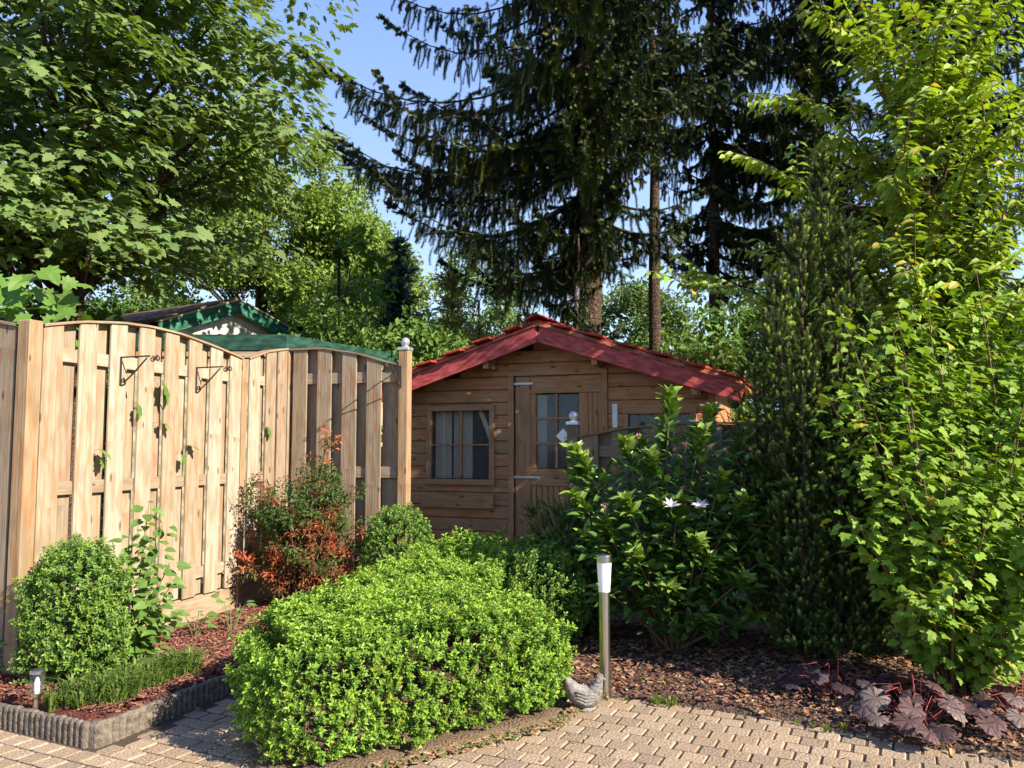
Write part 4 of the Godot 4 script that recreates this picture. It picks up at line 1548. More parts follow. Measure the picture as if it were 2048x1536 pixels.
func spruces() -> void:
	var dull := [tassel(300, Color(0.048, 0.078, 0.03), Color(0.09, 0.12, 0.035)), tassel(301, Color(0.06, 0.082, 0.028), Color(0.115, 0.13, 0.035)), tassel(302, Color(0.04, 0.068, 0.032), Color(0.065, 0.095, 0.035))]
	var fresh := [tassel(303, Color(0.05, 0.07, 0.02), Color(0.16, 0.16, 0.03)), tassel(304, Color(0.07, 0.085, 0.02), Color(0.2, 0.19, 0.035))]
	for k in 4:
		for v in 2:
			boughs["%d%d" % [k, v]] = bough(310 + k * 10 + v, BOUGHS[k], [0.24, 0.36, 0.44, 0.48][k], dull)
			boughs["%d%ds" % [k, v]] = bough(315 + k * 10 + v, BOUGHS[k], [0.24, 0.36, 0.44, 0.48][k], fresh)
	spruce("tall thick-trunked spruce with drooping branches behind the shed ridge", Vector3(1.15, 0, -12.0), 0.20, 4.3, 10.4, [[0.0, 1.7], [0.1, 2.9], [0.45, 3.7], [0.8, 2.6], [1.0, 0.8]], 310, 0.36, 8, 1.28, 0.65, 0.2, 0.5)
	spruce("slender spruce with a bare sunlit reddish trunk", Vector3(2.28, 0, -13.0), 0.115, 6.2, 10.4, [[0.0, 0.8], [0.3, 1.5], [0.75, 1.4], [1.0, 0.4]], 320, 0.40, 6, 1.0, 1.0, 0.1, 0.5)
	spruce("slender dark spruce beside the bare-trunked one", Vector3(3.5, 0, -14.0), 0.12, 4.6, 10.8, [[0.0, 1.2], [0.3, 1.8], [0.75, 1.6], [1.0, 0.4]], 330, 0.40, 7, 0.8, 1.15, 0.08, 0.5)
	spruce("dense dark spruce rising behind the yew", Vector3(5.0, 0, -13.0), 0.16, 2.6, 10.6, [[0.0, 1.6], [0.4, 1.9], [0.8, 1.5], [1.0, 0.4]], 340, 0.40, 10, 1.0, 1.0, 0.1, 0.5)
	spruce("dense dark spruce behind the overhanging cherry", Vector3(7.6, 0, -13.5), 0.2, 2.2, 12.0, [[0.0, 2.0], [0.4, 2.2], [1.0, 1.7]], 350, 0.42, 9, 1.0, 1.0, 0.1)
	spruce("young spruce low beside the thick trunk", Vector3(0.9, 0, -11.3), 0.05, 1.5, 4.1, [[0.0, 1.1], [0.5, 0.8], [1.0, 0.2]], 360, 0.22, 7, 1.0, 1.0, 0.05, 0.3)


# ------------------------------------------------------------------ maple over the fence
func maple() -> void:
	rng.seed = 91
	var o := thing("maple_tree", "large maple with lobed leaves spreading over the fence", "tree", Vector3(-5.6, 0, -10.2))
	var tiers := []
	# outer crown
	for i in 190:
		var d := rdir()
		if d.y < -0.75:
			continue
		var p := Vector3(0.55, 6.4, 0.9) + d * Vector3(3.1, 3.3, 2.6) * rf(0.55, 1.0)
		if (p.x > 1.4 and p.y < 4.9) or p.x > 2.75:
			continue
		tiers.append([p, rf(0.55, 0.85), d])
	# the low branch that reaches towards the patio
	for i in 64:
		var t := rng.randf()
		tiers.append([Vector3(rf(-1.6, 1.9), 3.6 + rf(0.0, 2.2) - 0.25 * t, rf(1.7, 3.1)), rf(0.45, 0.7), Vector3(0.5, 0.1, 0.8)])
	# the tip over the gap of sky
	for q in [Vector3(3.0, 5.4, 1.2), Vector3(3.2, 4.9, 1.3), Vector3(3.0, 6.0, 1.0), Vector3(3.2, 5.9, 1.2), Vector3(2.7, 5.2, 1.0), Vector3(2.5, 5.9, 1.2), Vector3(2.4, 6.4, 1.3), Vector3(1.7, 5.4, 1.4), Vector3(1.5, 6.2, 1.6)]:
		tiers.append([q, 0.5, Vector3(1, 0, 0.3)])
	for i in 60:
		tiers.append([Vector3(rf(-2.4, 2.4), rf(4.0, 8.0), rf(-2.0, 0.3)), rf(0.6, 0.85), Vector3(0.3, 0, 0.6)])
	for i in 44:
		var sx := rf(-2.6, 1.3)
		tiers.append([Vector3(sx, rf(2.7, 3.9) if sx < -0.6 else rf(3.6, 4.3), rf(-0.4, 1.4)), rf(0.5, 0.7), Vector3(0.3, 0, 0.6)])
	var X := []
	var C := []
	for s in tiers:
		var slope := Vector3(rf(-0.3, 0.3), 0, rf(-0.3, 0.3)) + Vector3(s[2].x, 0, s[2].z) * 0.25
		var k := rf(0.85, 1.15)
		for i in int(150 * s[1]):
			var a := rf(0, TAU)
			var rr: float = s[1] * sqrt(rng.randf())
			var off := Vector3(cos(a) * rr, 0, sin(a) * rr)
			off.y = -off.dot(slope) + rf(-0.12, 0.12) - rr * rr * 0.25
			var dir := Vector3(cos(a), -0.5, sin(a)) + rdir() * 0.55
			var up := Vector3(slope.x, 1.0, slope.z) + rdir() * 0.4 + Vector3(0.25, 0, 0.2)
			X.append(Transform3D(leaf_basis(dir, up).scaled(Vector3.ONE * rf(0.5, 1.25)), s[0] + off))
			C.append(vary(Color(0.165 * k, 0.235 * k, 0.075 * k), 0.26, 0.14))
	var high := []
	for e in ends_of(tiers, 4):
		if e.y > 4.6:
			high.append(e)
	limbs(o, Vector3(0, -0.1, 0), Vector3(0.4, 8.6, 0.4), 0.19, high, M.bark)
	leaf_set(o, "maple", 0.135, 0.125, X, C, M.leaf, 300, 0.1, 0.12)
	# seedling with large leaves peeping over the fence
	o = thing("maple_seedling", "large-leaved maple seedling peeping over the shaded fence panel", "tree", Vector3(-3.75, 0, -5.95))
	X = []
	C = []
	for i in 90:
		var p := Vector3(rf(-0.6, 0.72), 2.05 + rf(0.0, 0.72), rf(-0.3, 0.25))
		p.y -= 0.25 * maxf(0, p.x - 0.25)
		X.append(Transform3D(leaf_basis(Vector3(rf(-1, 1), rf(-1.0, 0.0), rf(-0.3, 1)), Vector3(0.5, 1, 0.6) + rdir() * 0.5).scaled(Vector3.ONE * rf(0.7, 1.25)), p))
		C.append(vary(Color(0.15, 0.26, 0.05), 0.15, 0.1))
	limbs(o, Vector3(0, -0.1, 0), Vector3(0.05, 2.4, 0), 0.03, [X[0].origin, X[5].origin, X[9].origin, X[14].origin, X[20].origin], M.twig)
	leaf_set(o, "maple", 0.17, 0.16, X, C, M.leaf, 90, 0.1, 0.12)


# ------------------------------------------------------------------ yew column
func yew() -> void:
	rng.seed = 101
	var o := thing("columnar_yew", "tall dark columnar yew with yellow-green tips", "tree", Vector3(2.12, 0, -5.72))
	var shoots := []
	for k in 4:
		shoots.append(needle_shoot(400 + k, 0.075, 40, 0.022, 0.0055, Color(0.042, 0.08, 0.023), Color(0.40, 0.47, 0.07) if k < 2 else Color(0.09, 0.14, 0.03), 0.3))
	var X := [[], [], [], []]
	var C := [PackedColorArray(), PackedColorArray(), PackedColorArray(), PackedColorArray()]
	# upright plumes: x, z, foot, top, radius
	var plumes := [[0.08, 0.0, 0.2, 3.55, 0.20], [-0.12, 0.1, 0.2, 3.0, 0.19], [-0.30, 0.12, 0.15, 2.6, 0.18], [0.22, 0.1, 0.2, 3.0, 0.19], [0.34, 0.05, 0.2, 2.35, 0.17], [0.05, 0.28, 0.15, 2.35, 0.24], [-0.2, 0.3, 0.15, 2.05, 0.22], [0.22, 0.3, 0.15, 1.95, 0.22], [0.0, -0.2, 0.2, 3.1, 0.2], [-0.4, -0.1, 0.3, 2.2, 0.2], [0.33, 0.22, 0.1, 1.3, 0.2], [-0.25, 0.33, 0.1, 1.2, 0.2], [0.02, 0.38, 0.1, 1.5, 0.2], [0.3, -0.2, 0.2, 2.7, 0.25]]
	for pl in plumes:
		var n := int((pl[3] - pl[2]) * 400)
		for i in n:
			var t := rng.randf()
			var y: float = lerpf(pl[2], pl[3], t)
			var rr: float = pl[4] * (1.0 - pow(t, 7.0) * 0.8) * (0.8 + 0.6 * noise.get_noise_3d(pl[0] * 9.0, y * 2.5, pl[1] * 9.0)) * sqrt(rf(0.3, 1.0))
			var a := rf(0, TAU)
			var q := rng.randi() % 4
			X[q].append(Transform3D(along(Vector3(cos(a) * 0.7, 1.0, sin(a) * 0.7) + rdir() * 0.55, rf(0, TAU)).scaled(Vector3.ONE * rf(0.75, 1.25)), Vector3(pl[0] + cos(a) * rr, y, pl[1] + sin(a) * rr)))
			C[q].append(vary(Color.WHITE, 0.25, 0.1))
	for k in 4:
		many(o, "crown" if k == 0 else "foliage", shoots[k], M.needle, X[k], C[k])
	var st := MB.new()
	for pl in plumes:
		st.tube([Vector3(pl[0] * 0.3, -0.05, pl[1] * 0.3), Vector3(pl[0] * 0.8, 0.6, pl[1] * 0.8), Vector3(pl[0], pl[3] - 0.2, pl[1])], [0.04, 0.03, 0.008], 6)
	part(o, "trunk", st.mesh(), M.bark)


# ------------------------------------------------------------------ cherry-like branches from the side
func cherry() -> void:
	rng.seed = 111
	var o := thing("cherry_tree", "bright green cherry with arching sunlit branches and orange tips", "tree", Vector3(3.3, 0, -6.5))
	var tips := [Vector3(2.34, 4.75, -6.0), Vector3(2.24, 4.14, -6.2), Vector3(1.99, 3.51, -6.0), Vector3(1.33, 2.74, -6.4), Vector3(2.79, 4.6, -6.0), Vector3(3.5, 4.5, -5.8), Vector3(3.43, 3.44, -5.4), Vector3(2.79, 2.67, -5.6),
		Vector3(2.6, 3.75, -6.1), Vector3(3.0, 3.9, -5.8), Vector3(3.3, 4.1, -5.6), Vector3(2.75, 3.2, -5.7), Vector3(3.1, 3.05, -5.8), Vector3(3.6, 2.9, -5.9), Vector3(3.7, 2.5, -5.9), Vector3(2.95, 2.45, -6.0), Vector3(2.62, 2.95, -6.2), Vector3(3.1, 4.75, -6.0), Vector3(3.7, 3.8, -5.7), Vector3(2.45, 3.35, -6.4), Vector3(2.9, 3.5, -6.4), Vector3(2.15, 2.95, -6.5), Vector3(3.3, 3.3, -6.4), Vector3(3.8, 4.8, -6.2), Vector3(3.0, 5.3, -6.4), Vector3(3.6, 5.4, -6.2), Vector3(4.2, 4.4, -6.0), Vector3(4.2, 3.5, -5.8), Vector3(3.55, 2.75, -5.9), Vector3(3.65, 3.15, -5.8), Vector3(3.4, 2.2, -5.9), Vector3(2.5, 4.4, -5.7), Vector3(2.95, 4.25, -5.5), Vector3(3.3, 4.6, -5.5), Vector3(2.65, 2.9, -5.9), Vector3(2.7, 3.5, -5.5), Vector3(3.15, 3.6, -5.3), Vector3(3.3, 2.85, -5.8), Vector3(3.6, 2.4, -5.8), Vector3(2.85, 2.45, -6.0)]
	var X := []
	var C := []
	var mb := MB.new()
	mb.tube([Vector3(0, -0.1, 0), Vector3(0.03, 1.2, 0.02), Vector3(-0.02, 2.4, 0.05), Vector3(0.05, 4.2, 0.0)], [0.07, 0.055, 0.045, 0.02], 8)
	part(o, "trunk", mb.mesh(), M.bark)
	mb = MB.new()
	for tp in tips:
		var e: Vector3 = tp - o.position
		var b := Vector3(rf(-0.05, 0.05), clampf(e.y - rf(0.7, 1.5), 1.0, 3.9), rf(-0.05, 0.05))
		var m := b.lerp(e, 0.55) + Vector3(0, 0.22 * (e - b).length(), 0)
		var pts := []
		for i in 8:
			var t := i / 7.0
			pts.append(b.lerp(m, t).lerp(m.lerp(e, t), t))
		mb.tube(pts, [0.016, 0.014, 0.012, 0.010, 0.008, 0.006, 0.004, 0.003], 5, Color.WHITE, false)
		var runs := [[pts, 0.35]]
		for k in 14:
			var s: Vector3 = pts[2 + k % 6]
			var d := ((e - b).normalized() + rdir() * 0.8 + Vector3(0, 0.1, 0.15)).normalized()
			var tl := rf(0.25, 0.55)
			var tw := []
			for i in 5:
				var t := i / 4.0
				tw.append(s + d * tl * t + Vector3(0, -0.18 * tl * t * t, 0))
			mb.tube(tw, [0.005, 0.004, 0.0035, 0.003, 0.002], 4, Color.WHITE, false)
			runs.append([tw, 0.0])
		for r in runs:
			var path: Array = r[0]
			var total := 0.0
			for i in path.size() - 1:
				total += (path[i + 1] - path[i]).length()
			var n := int(total / 0.032)
			for i in n:
				var t := (i + 0.5) / n
				if t < r[1]:
					continue
				var s := t * (path.size() - 1)
				var k := mini(int(s), path.size() - 2)
				var p: Vector3 = (path[k] as Vector3).lerp(path[k + 1], s - k)
				var fw: Vector3 = (path[k + 1] - path[k]).normalized()
				var side := fw.cross(Vector3.UP).normalized() * (1.0 if i % 2 else -1.0)
				var dir := side + fw * 0.7 + Vector3(0, -0.55, 0) + rdir() * 0.35
				X.append(Transform3D(leaf_basis(dir, Vector3(0.45, 0.9, 0.4) + rdir() * 0.45).scaled(Vector3.ONE * rf(0.75, 1.2) * (1.0 - 0.2 * t)), p))
				var c := Color(0.28, 0.395, 0.05)
				if t > 0.82 and rng.randf() < 0.55:
					c = c.lerp(Color(0.52, 0.36, 0.04), rf(0.3, 1.0))
				C.append(vary(c, 0.28, 0.16))
	part(o, "branches", mb.mesh(), M.twig)
	leaf_set(o, "ovate", 0.11, 0.06, X, C, M.leaf, 300, 0.3, 0.22)


# ------------------------------------------------------------------ lobed-leaf shrub
func currant() -> void:
	currant_shrub("tall leafy shrub with lobed green leaves overhanging the coral bells", Vector3(2.58, 0, -4.88), 121, 54, 0.0)
	currant_shrub("lobed-leaf shrub close against the low panel in shade-darkened colour beside the cherry", Vector3(3.35, 0, -5.3), 122, 44, 0.25)


func currant_shrub(label: String, at: Vector3, sd: int, count: int, taller: float) -> void:
	rng.seed = sd
	var o := thing("currant_shrub", label, "shrub", at, 0.0, "lobed-leaf shrubs beside the yew")
	var X := []
	var C := []
	var mb := MB.new()
	for i in count:
		var a := rf(0, TAU)
		var foot := Vector3(cos(a), 0, sin(a)) * rf(0.02, 0.12)
		var out := Vector3(cos(a) * rf(0.1, 0.75), rf(1.2, 2.45), sin(a) * rf(0.1, 0.55))
		out.y = taller + (rf(0.9, 1.6) if sin(a) > 0.0 else rf(1.5, 2.45))
		if i < 16 and taller == 0.0:
			out = Vector3(rf(-0.5, 0.5), rf(0.5, 1.3), rf(0.3, 0.8))
		var m := foot.lerp(out, 0.45) + Vector3(0, out.y * 0.15, 0)
		var pts := []
		for k in 9:
			var t := k / 8.0
			pts.append(foot.lerp(m, t).lerp(m.lerp(out, t), t))
		mb.tube(pts, [0.011, 0.010, 0.009, 0.008, 0.007, 0.006, 0.005, 0.004, 0.003], 5, Color.WHITE, false)
		var n := int(out.length() * 64)
		for k in n:
			var t := lerpf(0.16, 1.0, (k + 0.5) / n)
			var s := t * 8.0
			var j := mini(int(s), 7)
			var p: Vector3 = (pts[j] as Vector3).lerp(pts[j + 1], s - j)
			var az := k * 2.4 + rf(-0.4, 0.4)
			var d := Vector3(cos(az), 0.0, sin(az))
			p += d * rf(0.03, 0.16) + Vector3(0, rf(-0.02, 0.03), 0)
			var dir := d + Vector3(0, rf(-0.9, 0.1), 0) + rdir() * 0.3
			X.append(Transform3D(leaf_basis(dir, Vector3(0.35, 1, 0.35) + rdir() * 0.4).scaled(Vector3.ONE * rf(0.65, 1.2)), p))
			var c := Color(0.205, 0.335, 0.04)
			if rng.randf() < 0.04:
				c = Color(0.45, 0.36, 0.04)
			elif t > 0.85:
				c = Color(0.23, 0.34, 0.04)
			C.append(vary(c, 0.2, 0.1))
	part(o, "stems", mb.mesh(), M.twig)
	leaf_set(o, "currant", 0.068, 0.07, X, C, M.leaf, 300, 0.15, 0.15)


# ------------------------------------------------------------------ magnolia
func magnolia() -> void:
	rng.seed = 131
	var o := thing("magnolia_bush", "glossy dark magnolia bush with pink and white blossoms", "bush", Vector3(1.1, 0, -5.85))
	var X := []
	var C := []
	var mb := MB.new()
	var ends := []
	for i in 15:
		var a := i * 2.4
		ends.append(Vector3(cos(a) * rf(0.3, 0.75), rf(0.75, 1.75) - 0.25 * absf(cos(a)), sin(a) * rf(0.15, 0.45)))
	ends.append_array([Vector3(0.02, 1.83, 0.05), Vector3(-0.62, 1.38, 0.1), Vector3(0.93, 1.52, 0.1), Vector3(0.72, 1.35, 0.15), Vector3(-0.35, 1.1, 0.35), Vector3(0.2, 1.55, 0.2), Vector3(0.45, 1.1, 0.4), Vector3(0.1, 0.85, 0.5), Vector3(-0.1, 0.55, 0.5), Vector3(0.4, 0.6, 0.5), Vector3(0.65, 0.75, 0.35), Vector3(-0.3, 0.75, 0.4), Vector3(0.15, 0.35, 0.45), Vector3(0.55, 0.35, 0.35), Vector3(-0.15, 1.4, 0.2), Vector3(0.9, 1.25, 0.05), Vector3(0.85, 0.95, 0.15), Vector3(0.8, 0.6, 0.15), Vector3(-0.68, 1.12, 0.15), Vector3(-0.6, 0.85, 0.2), Vector3(-0.5, 0.5, 0.25), Vector3(0.32, 1.72, 0.05), Vector3(0.55, 1.55, 0.05), Vector3(0.7, 1.05, 0.3), Vector3(0.3, 1.25, 0.35), Vector3(0.0, 1.1, 0.4)])
	for e in ends:
		var foot := Vector3(rf(-0.08, 0.08), 0, rf(-0.06, 0.06))
		var m: Vector3 = foot.lerp(e, 0.5) + Vector3(0, e.y * 0.12, 0)
		var pts := []
		for k in 9:
			var t := k / 8.0
			pts.append(foot.lerp(m, t).lerp(m.lerp(e, t), t))
		mb.tube(pts, [0.014, 0.013, 0.012, 0.010, 0.008, 0.007, 0.006, 0.005, 0.003], 5, Color.WHITE, false)
		var n := int(e.length() * 84) + 18
		for k in n:
			var t := lerpf(0.22, 1.0, sqrt((k + 0.5) / n))
			var s := t * 8.0
			var j := mini(int(s), 7)
			var p: Vector3 = (pts[j] as Vector3).lerp(pts[j + 1], s - j)
			var az := k * 2.4 + rf(-0.4, 0.4)
			var fw: Vector3 = (pts[j + 1] - pts[j]).normalized()
			var d := Vector3(cos(az), 0.15, sin(az))
			if t < 0.85:
				p += d * rf(0.02, 0.16)
			var dir := d * 0.9 + fw * (0.9 if t > 0.8 else 0.3) + Vector3(0, rf(-0.5, 0.15), 0) + rdir() * 0.25
			X.append(Transform3D(leaf_basis(dir, Vector3(0.2, 1, 0.3) + rdir() * 0.5).scaled(Vector3.ONE * rf(0.65, 1.15)), p))
			var c := Color(0.08, 0.155, 0.03).lerp(Color(0.25, 0.34, 0.05), smoothstep(0.8, 1.0, t) * rf(0.4, 1.0))
			C.append(vary(c, 0.18, 0.08))
	part(o, "stems", mb.mesh(), M.twig)
	leaf_set(o, "ovate", 0.105, 0.055, X, C, M.gloss_leaf, 300, 0.2, 0.2)
	var pink := Color(0.62, 0.27, 0.30)
	var white := Color(0.50, 0.46, 0.49)
	var mauve := Color(0.34, 0.28, 0.34)
	for f in [[Vector3(1.17, 1.44, -5.55), pink, 0.05, 0.35, 7], [Vector3(0.855, 1.50, -5.6), pink, 0.045, 0.2, 6], [Vector3(1.036, 1.05, -5.38), white, 0.075, 1.1, 9], [Vector3(1.223, 1.055, -5.38), white, 0.075, 1.2, 10], [Vector3(1.46, 0.46, -5.38), mauve, 0.065, 1.0, 9], [Vector3(0.62, 1.03, -5.5), pink, 0.04, 0.25, 5]]:
		var fl := MB.new()
		for k in int(f[4]):
			var a := k * 2.4
			var d := Vector3(cos(a) * f[3], 1.0, sin(a) * f[3]) + rdir() * 0.2
			fl.leaf(Transform3D(leaf_basis(d, -Vector3(cos(a), 0, sin(a)) + Vector3(0, 0.3, 0)), Vector3.ZERO), "ovate", f[2] * rf(0.8, 1.1), f[2] * 0.36, vary(f[1], 0.08), 0.3, 0.2)
		fl.tube([Vector3(0, -0.05, -0.01), Vector3(0, 0.006, 0)], [0.004, 0.008], 5, Color(0.1, 0.14, 0.03))
		part(o, "blossom", fl.mesh(true), M.petal, Transform3D(Basis(Vector3.RIGHT, 0.5), f[0] - o.position))


# ------------------------------------------------------------------ plants in the mulch bed
func left_bed_plants() -> void:
	rng.seed = 141
	# leafy plant beside the box bush
	var o := thing("leafy_perennial", "leggy light green heart-leaved plant against the pale fence", "plant", Vector3(-2.32, 0.1, -5.22))
	var X := []
	var C := []
	var mb := MB.new()
	var shoots := [Vector3(0.02, 1.0, -0.02), Vector3(0.1, 0.85, -0.04), Vector3(-0.06, 0.8, 0.03), Vector3(0.17, 0.62, 0.0), Vector3(0.22, 0.5, 0.08), Vector3(0.13, 0.4, 0.14), Vector3(-0.02, 0.55, 0.14), Vector3(0.05, 0.3, 0.2), Vector3(0.2, 0.25, 0.1), Vector3(0.24, 0.32, -0.02)]
	for e in shoots:
		var pts := [Vector3(rf(-0.03, 0.03), -0.05, rf(-0.03, 0.03)), e * 0.5 + Vector3(-0.03, 0.04, 0), e]
		mb.tube(pts, [0.006, 0.005, 0.003], 5, Color.WHITE, false)
		var n := int(e.y * 44) + 6
		for k in n:
			var t := (k + 0.7) / n
			var p: Vector3 = (pts[0] as Vector3).lerp(pts[1], t * 2.0) if t < 0.5 else (pts[1] as Vector3).lerp(pts[2], t * 2.0 - 1.0)
			var az := k * 2.4
			var d := Vector3(cos(az), rf(-0.8, 0.1), sin(az))
			p += Vector3(cos(az), 0, sin(az)) * rf(0.01, 0.08)
			X.append(Transform3D(leaf_basis(d + Vector3(0.3, 0, 0.3), Vector3(0.5, 1, 0.4) + rdir() * 0.4).scaled(Vector3.ONE * rf(0.65, 1.15)), p))
			C.append(vary(Color(0.15, 0.26, 0.055), 0.2, 0.1))
	part(o, "stems", mb.mesh(), M.green_stem)
	leaf_set(o, "heart", 0.085, 0.07, X, C, M.leaf, 250, 0.25, 0.2)
	# seedlings further along
	for s in [[Vector3(-2.22, 0.1, -5.85), 0.22, 9, "small leafy seedling in red mulch at the fence foot"], [Vector3(-2.03, 0.1, -6.05), 0.27, 8, "pale young seedling in red mulch beside the red-tipped shrub"], [Vector3(-3.1, 0.02, -4.78), 0.3, 16, "leafy seedling beside the foot of the plain post"]]:
		o = thing("seedling", s[3], "plant", s[0], 0.0, "seedlings in the mulch bed")
		X = []
		C = []
		mb = MB.new()
		for i in int(s[2]):
			var a := i * 2.4
			var e := Vector3(cos(a) * s[1] * 0.4, s[1] * rf(0.4, 1.0), sin(a) * s[1] * 0.4)
			mb.tube([Vector3(0, -0.02, 0), e * 0.6 + Vector3(0, 0.02, 0), e], [0.003, 0.0025, 0.002], 4, Color.WHITE, false)
			X.append(Transform3D(leaf_basis(e * Vector3(1, 0.2, 1) + Vector3(0, -0.04, 0), Vector3(0.4, 1, 0.4) + rdir() * 0.4).scaled(Vector3.ONE * rf(0.7, 1.2)), e))
			C.append(vary(Color(0.16, 0.28, 0.06), 0.2, 0.1))
		part(o, "stems", mb.mesh(), M.green_stem)
		leaf_set(o, "heart", 0.075, 0.062, X, C, M.leaf, 20, 0.25, 0.2)
	# red-tipped shrub in the fence corner
	o = thing("red_tipped_shrub", "twiggy shrub with coppery red and green leaves in the fence corner", "shrub", Vector3(-1.78, 0.1, -6.95))
	mb = MB.new()
	var kinds := [[], [], []]
	var kc := [PackedColorArray(), PackedColorArray(), PackedColorArray()]
	var cl := [leaf_clump(500, 9, 0.05, "diamond", 0.045, 0.017, Color(0.06, 0.12, 0.03), Color(0.13, 0.19, 0.05)), leaf_clump(501, 9, 0.05, "diamond", 0.045, 0.016, Color(0.16, 0.09, 0.04), Color(0.27, 0.13, 0.06)), leaf_clump(502, 10, 0.045, "diamond", 0.048, 0.016, Color(0.5, 0.12, 0.065), Color(0.66, 0.23, 0.10))]
	for i in 105:
		var a := rf(0, TAU)
		var out := Vector3(cos(a) * rf(0.15, 0.55), rf(0.3, 1.1), sin(a) * rf(0.12, 0.38))
		if i < 10:
			out = Vector3(rf(0.0, 0.3), rf(0.95, 1.4), rf(-0.15, 0.1))
		var foot := Vector3(rf(-0.1, 0.1), -0.02, rf(-0.08, 0.08))
		var m := foot.lerp(out, 0.5) + Vector3(0, 0.08, 0) + rdir() * 0.05
		mb.tube([foot, m, out], [0.008, 0.005, 0.002], 4, Color.WHITE, false)
		for k in 22:
			var t := rf(0.35, 1.0)
			var p := (foot.lerp(m, t * 2.0) if t < 0.5 else m.lerp(out, t * 2.0 - 1.0)) + rdir() * rf(0.0, 0.07)
			var hot := noise.get_noise_3dv(p * 4.0 + Vector3(3, 0, 0)) + 0.25 * sin(p.y * 6.0 - 1.0)
			var q := 2 if hot > 0.27 else (1 if hot > 0.02 or p.y < 0.35 else 0)
			if rng.randf() < 0.25:
				q = rng.randi() % 2
			kinds[q].append(Transform3D(along(Vector3(0, 1, 0) + rdir() * 0.9, rf(0, TAU)).scaled(Vector3.ONE * rf(0.7, 1.2)), p))
			kc[q].append(vary(Color.WHITE, 0.25, 0.1))
	part(o, "stems", mb.mesh(), M.twig)
	for q in 3:
		many(o, "foliage", cl[q], M.leaf, kinds[q], kc[q])
	# vine leaves that grow through the sunny panel
	var a := deg_to_rad(FENCE_ANGLE)
	o = thing("climbing_vine", "vine pushing single leaves through gaps of the sunlit panel", "vine", Vector3(-2.94, 0, -4.97), turn_of(FENCE_ANGLE))
	mb = MB.new()
	mb.tube([Vector3(0.5, 0.1, -0.07), Vector3(0.62, 1.3, -0.07), Vector3(0.9, 1.7, -0.065), Vector3(1.2, 1.8, -0.07), Vector3(1.45, 1.45, -0.07)], [0.006, 0.005, 0.004, 0.004, 0.003], 5)
	part(o, "stem", mb.mesh(), M.twig)
	var spots := [[1.12, 1.93, 0.19, Vector3(0.1, -1, 0.25)], [0.88, 1.74, 0.11, Vector3(-0.1, -1, 0.2)], [1.11, 1.63, 0.11, Vector3(0.3, -0.5, 0.6)], [1.41, 1.46, 0.11, Vector3(0.3, -0.3, 0.7)], [0.545, 1.43, 0.11, Vector3(0.1, -0.5, 0.6)], [0.56, 1.37, 0.08, Vector3(-0.2, -1, 0.3)], [1.36, 1.38, 0.09, Vector3(-0.2, -1, 0.3)], [2.47, 1.62, 0.12, Vector3(-0.1, -1, 0.3)]]
	for s in spots:
		var lf := MB.new()
		lf.leaf(Transform3D.IDENTITY, "currant", s[2], s[2] * 0.85, vary(Color(0.16, 0.30, 0.06), 0.2), 0.15, 0.15)
		lf.tube([Vector3(0, 0, 0), Vector3(0, -0.04, -0.05)], [0.0015, 0.0015], 3, Color(0.15, 0.2, 0.05))
		part(o, "leaf", lf.mesh(true), M.leaf, Transform3D(leaf_basis(s[3], Vector3(0.3, 0.8, 0.6)), Vector3(s[0], s[1], 0.045)))
	# tuft of grass at the bed edge
	o = thing("grass_tuft", "low tufts of narrow green grass at the bed corner", "grass", Vector3(-2.05, 0.1, -4.4))
	o.set_meta("kind", "stuff")
	var tuft := MB.new()
	var rr := RandomNumberGenerator.new()
	rr.seed = 9
	for i in 34:
		var az := rr.randf_range(0, TAU)
		var lean := rr.randf_range(0.2, 0.95)
		var h := rr.randf_range(0.05, 0.12)
		var d := Vector3(cos(az), 0, sin(az))
		var side := Vector3(-sin(az), 0, cos(az)) * 0.0035
		var p := d * rr.randf_range(0, 0.02)
		var q := p + d * h * lean * 0.5 + Vector3(0, h * 0.75, 0)
		var e := p + d * h * lean * 1.15 + Vector3(0, h * 0.8, 0)
		var c := Color(0.10, 0.18, 0.035).lerp(Color(0.2, 0.27, 0.06), rr.randf())
		tuft.tri(p - side, q - side, q + side, c)
		tuft.tri(p - side, q + side, p + side, c)
		tuft.tri(q - side, e, q + side, c)
	X = []
	var gc := PackedColorArray()
	for i in 85:
		var t := rng.randf()
		var p := Vector2(-2.12, -4.28).lerp(Vector2(-1.9, -5.0), t) + Vector2(rf(-0.28, 0.04) * (1.0 - 0.5 * t), rf(-0.06, 0.06))
		X.append(Transform3D(Basis(Vector3.UP, rf(0, TAU)).scaled(Vector3.ONE * rf(0.8, 1.7)), Vector3(p.x, 0.09, p.y) - o.position))
		gc.append(vary(Color.WHITE, 0.2, 0.1))
	many(o, "blades", tuft.mesh(true), M.leaf, X, gc)
	# weeds along the patio edge
	o = thing("border_weeds", "sparse little weeds along the patio edge by the lamp", "weeds", Vector3(0.8, 0, -4.75))
	o.set_meta("kind", "stuff")
	X = []
	gc = PackedColorArray()
	for i in 46:
		var t := pow(rng.randf(), 1.4) * 4.0
		var line := [Vector2(0.24, -4.76), Vector2(0.45, -4.79), Vector2(0.72, -4.76), Vector2(1.28, -4.48), Vector2(1.75, -4.18)]
		var k := mini(int(t), 3)
		var p: Vector2 = (line[k] as Vector2).lerp(line[k + 1], t - k) + Vector2(rf(-0.03, 0.03), rf(-0.07, 0.02))
		X.append(Transform3D(Basis(Vector3.UP, rf(0, TAU)).scaled(Vector3.ONE * rf(0.2, 0.5)), Vector3(p.x, 0.005, p.y) - o.position))
		gc.append(vary(Color(1.1, 1.05, 0.9), 0.25, 0.15))
	many(o, "blades", tuft.mesh(true), M.leaf, X, gc)


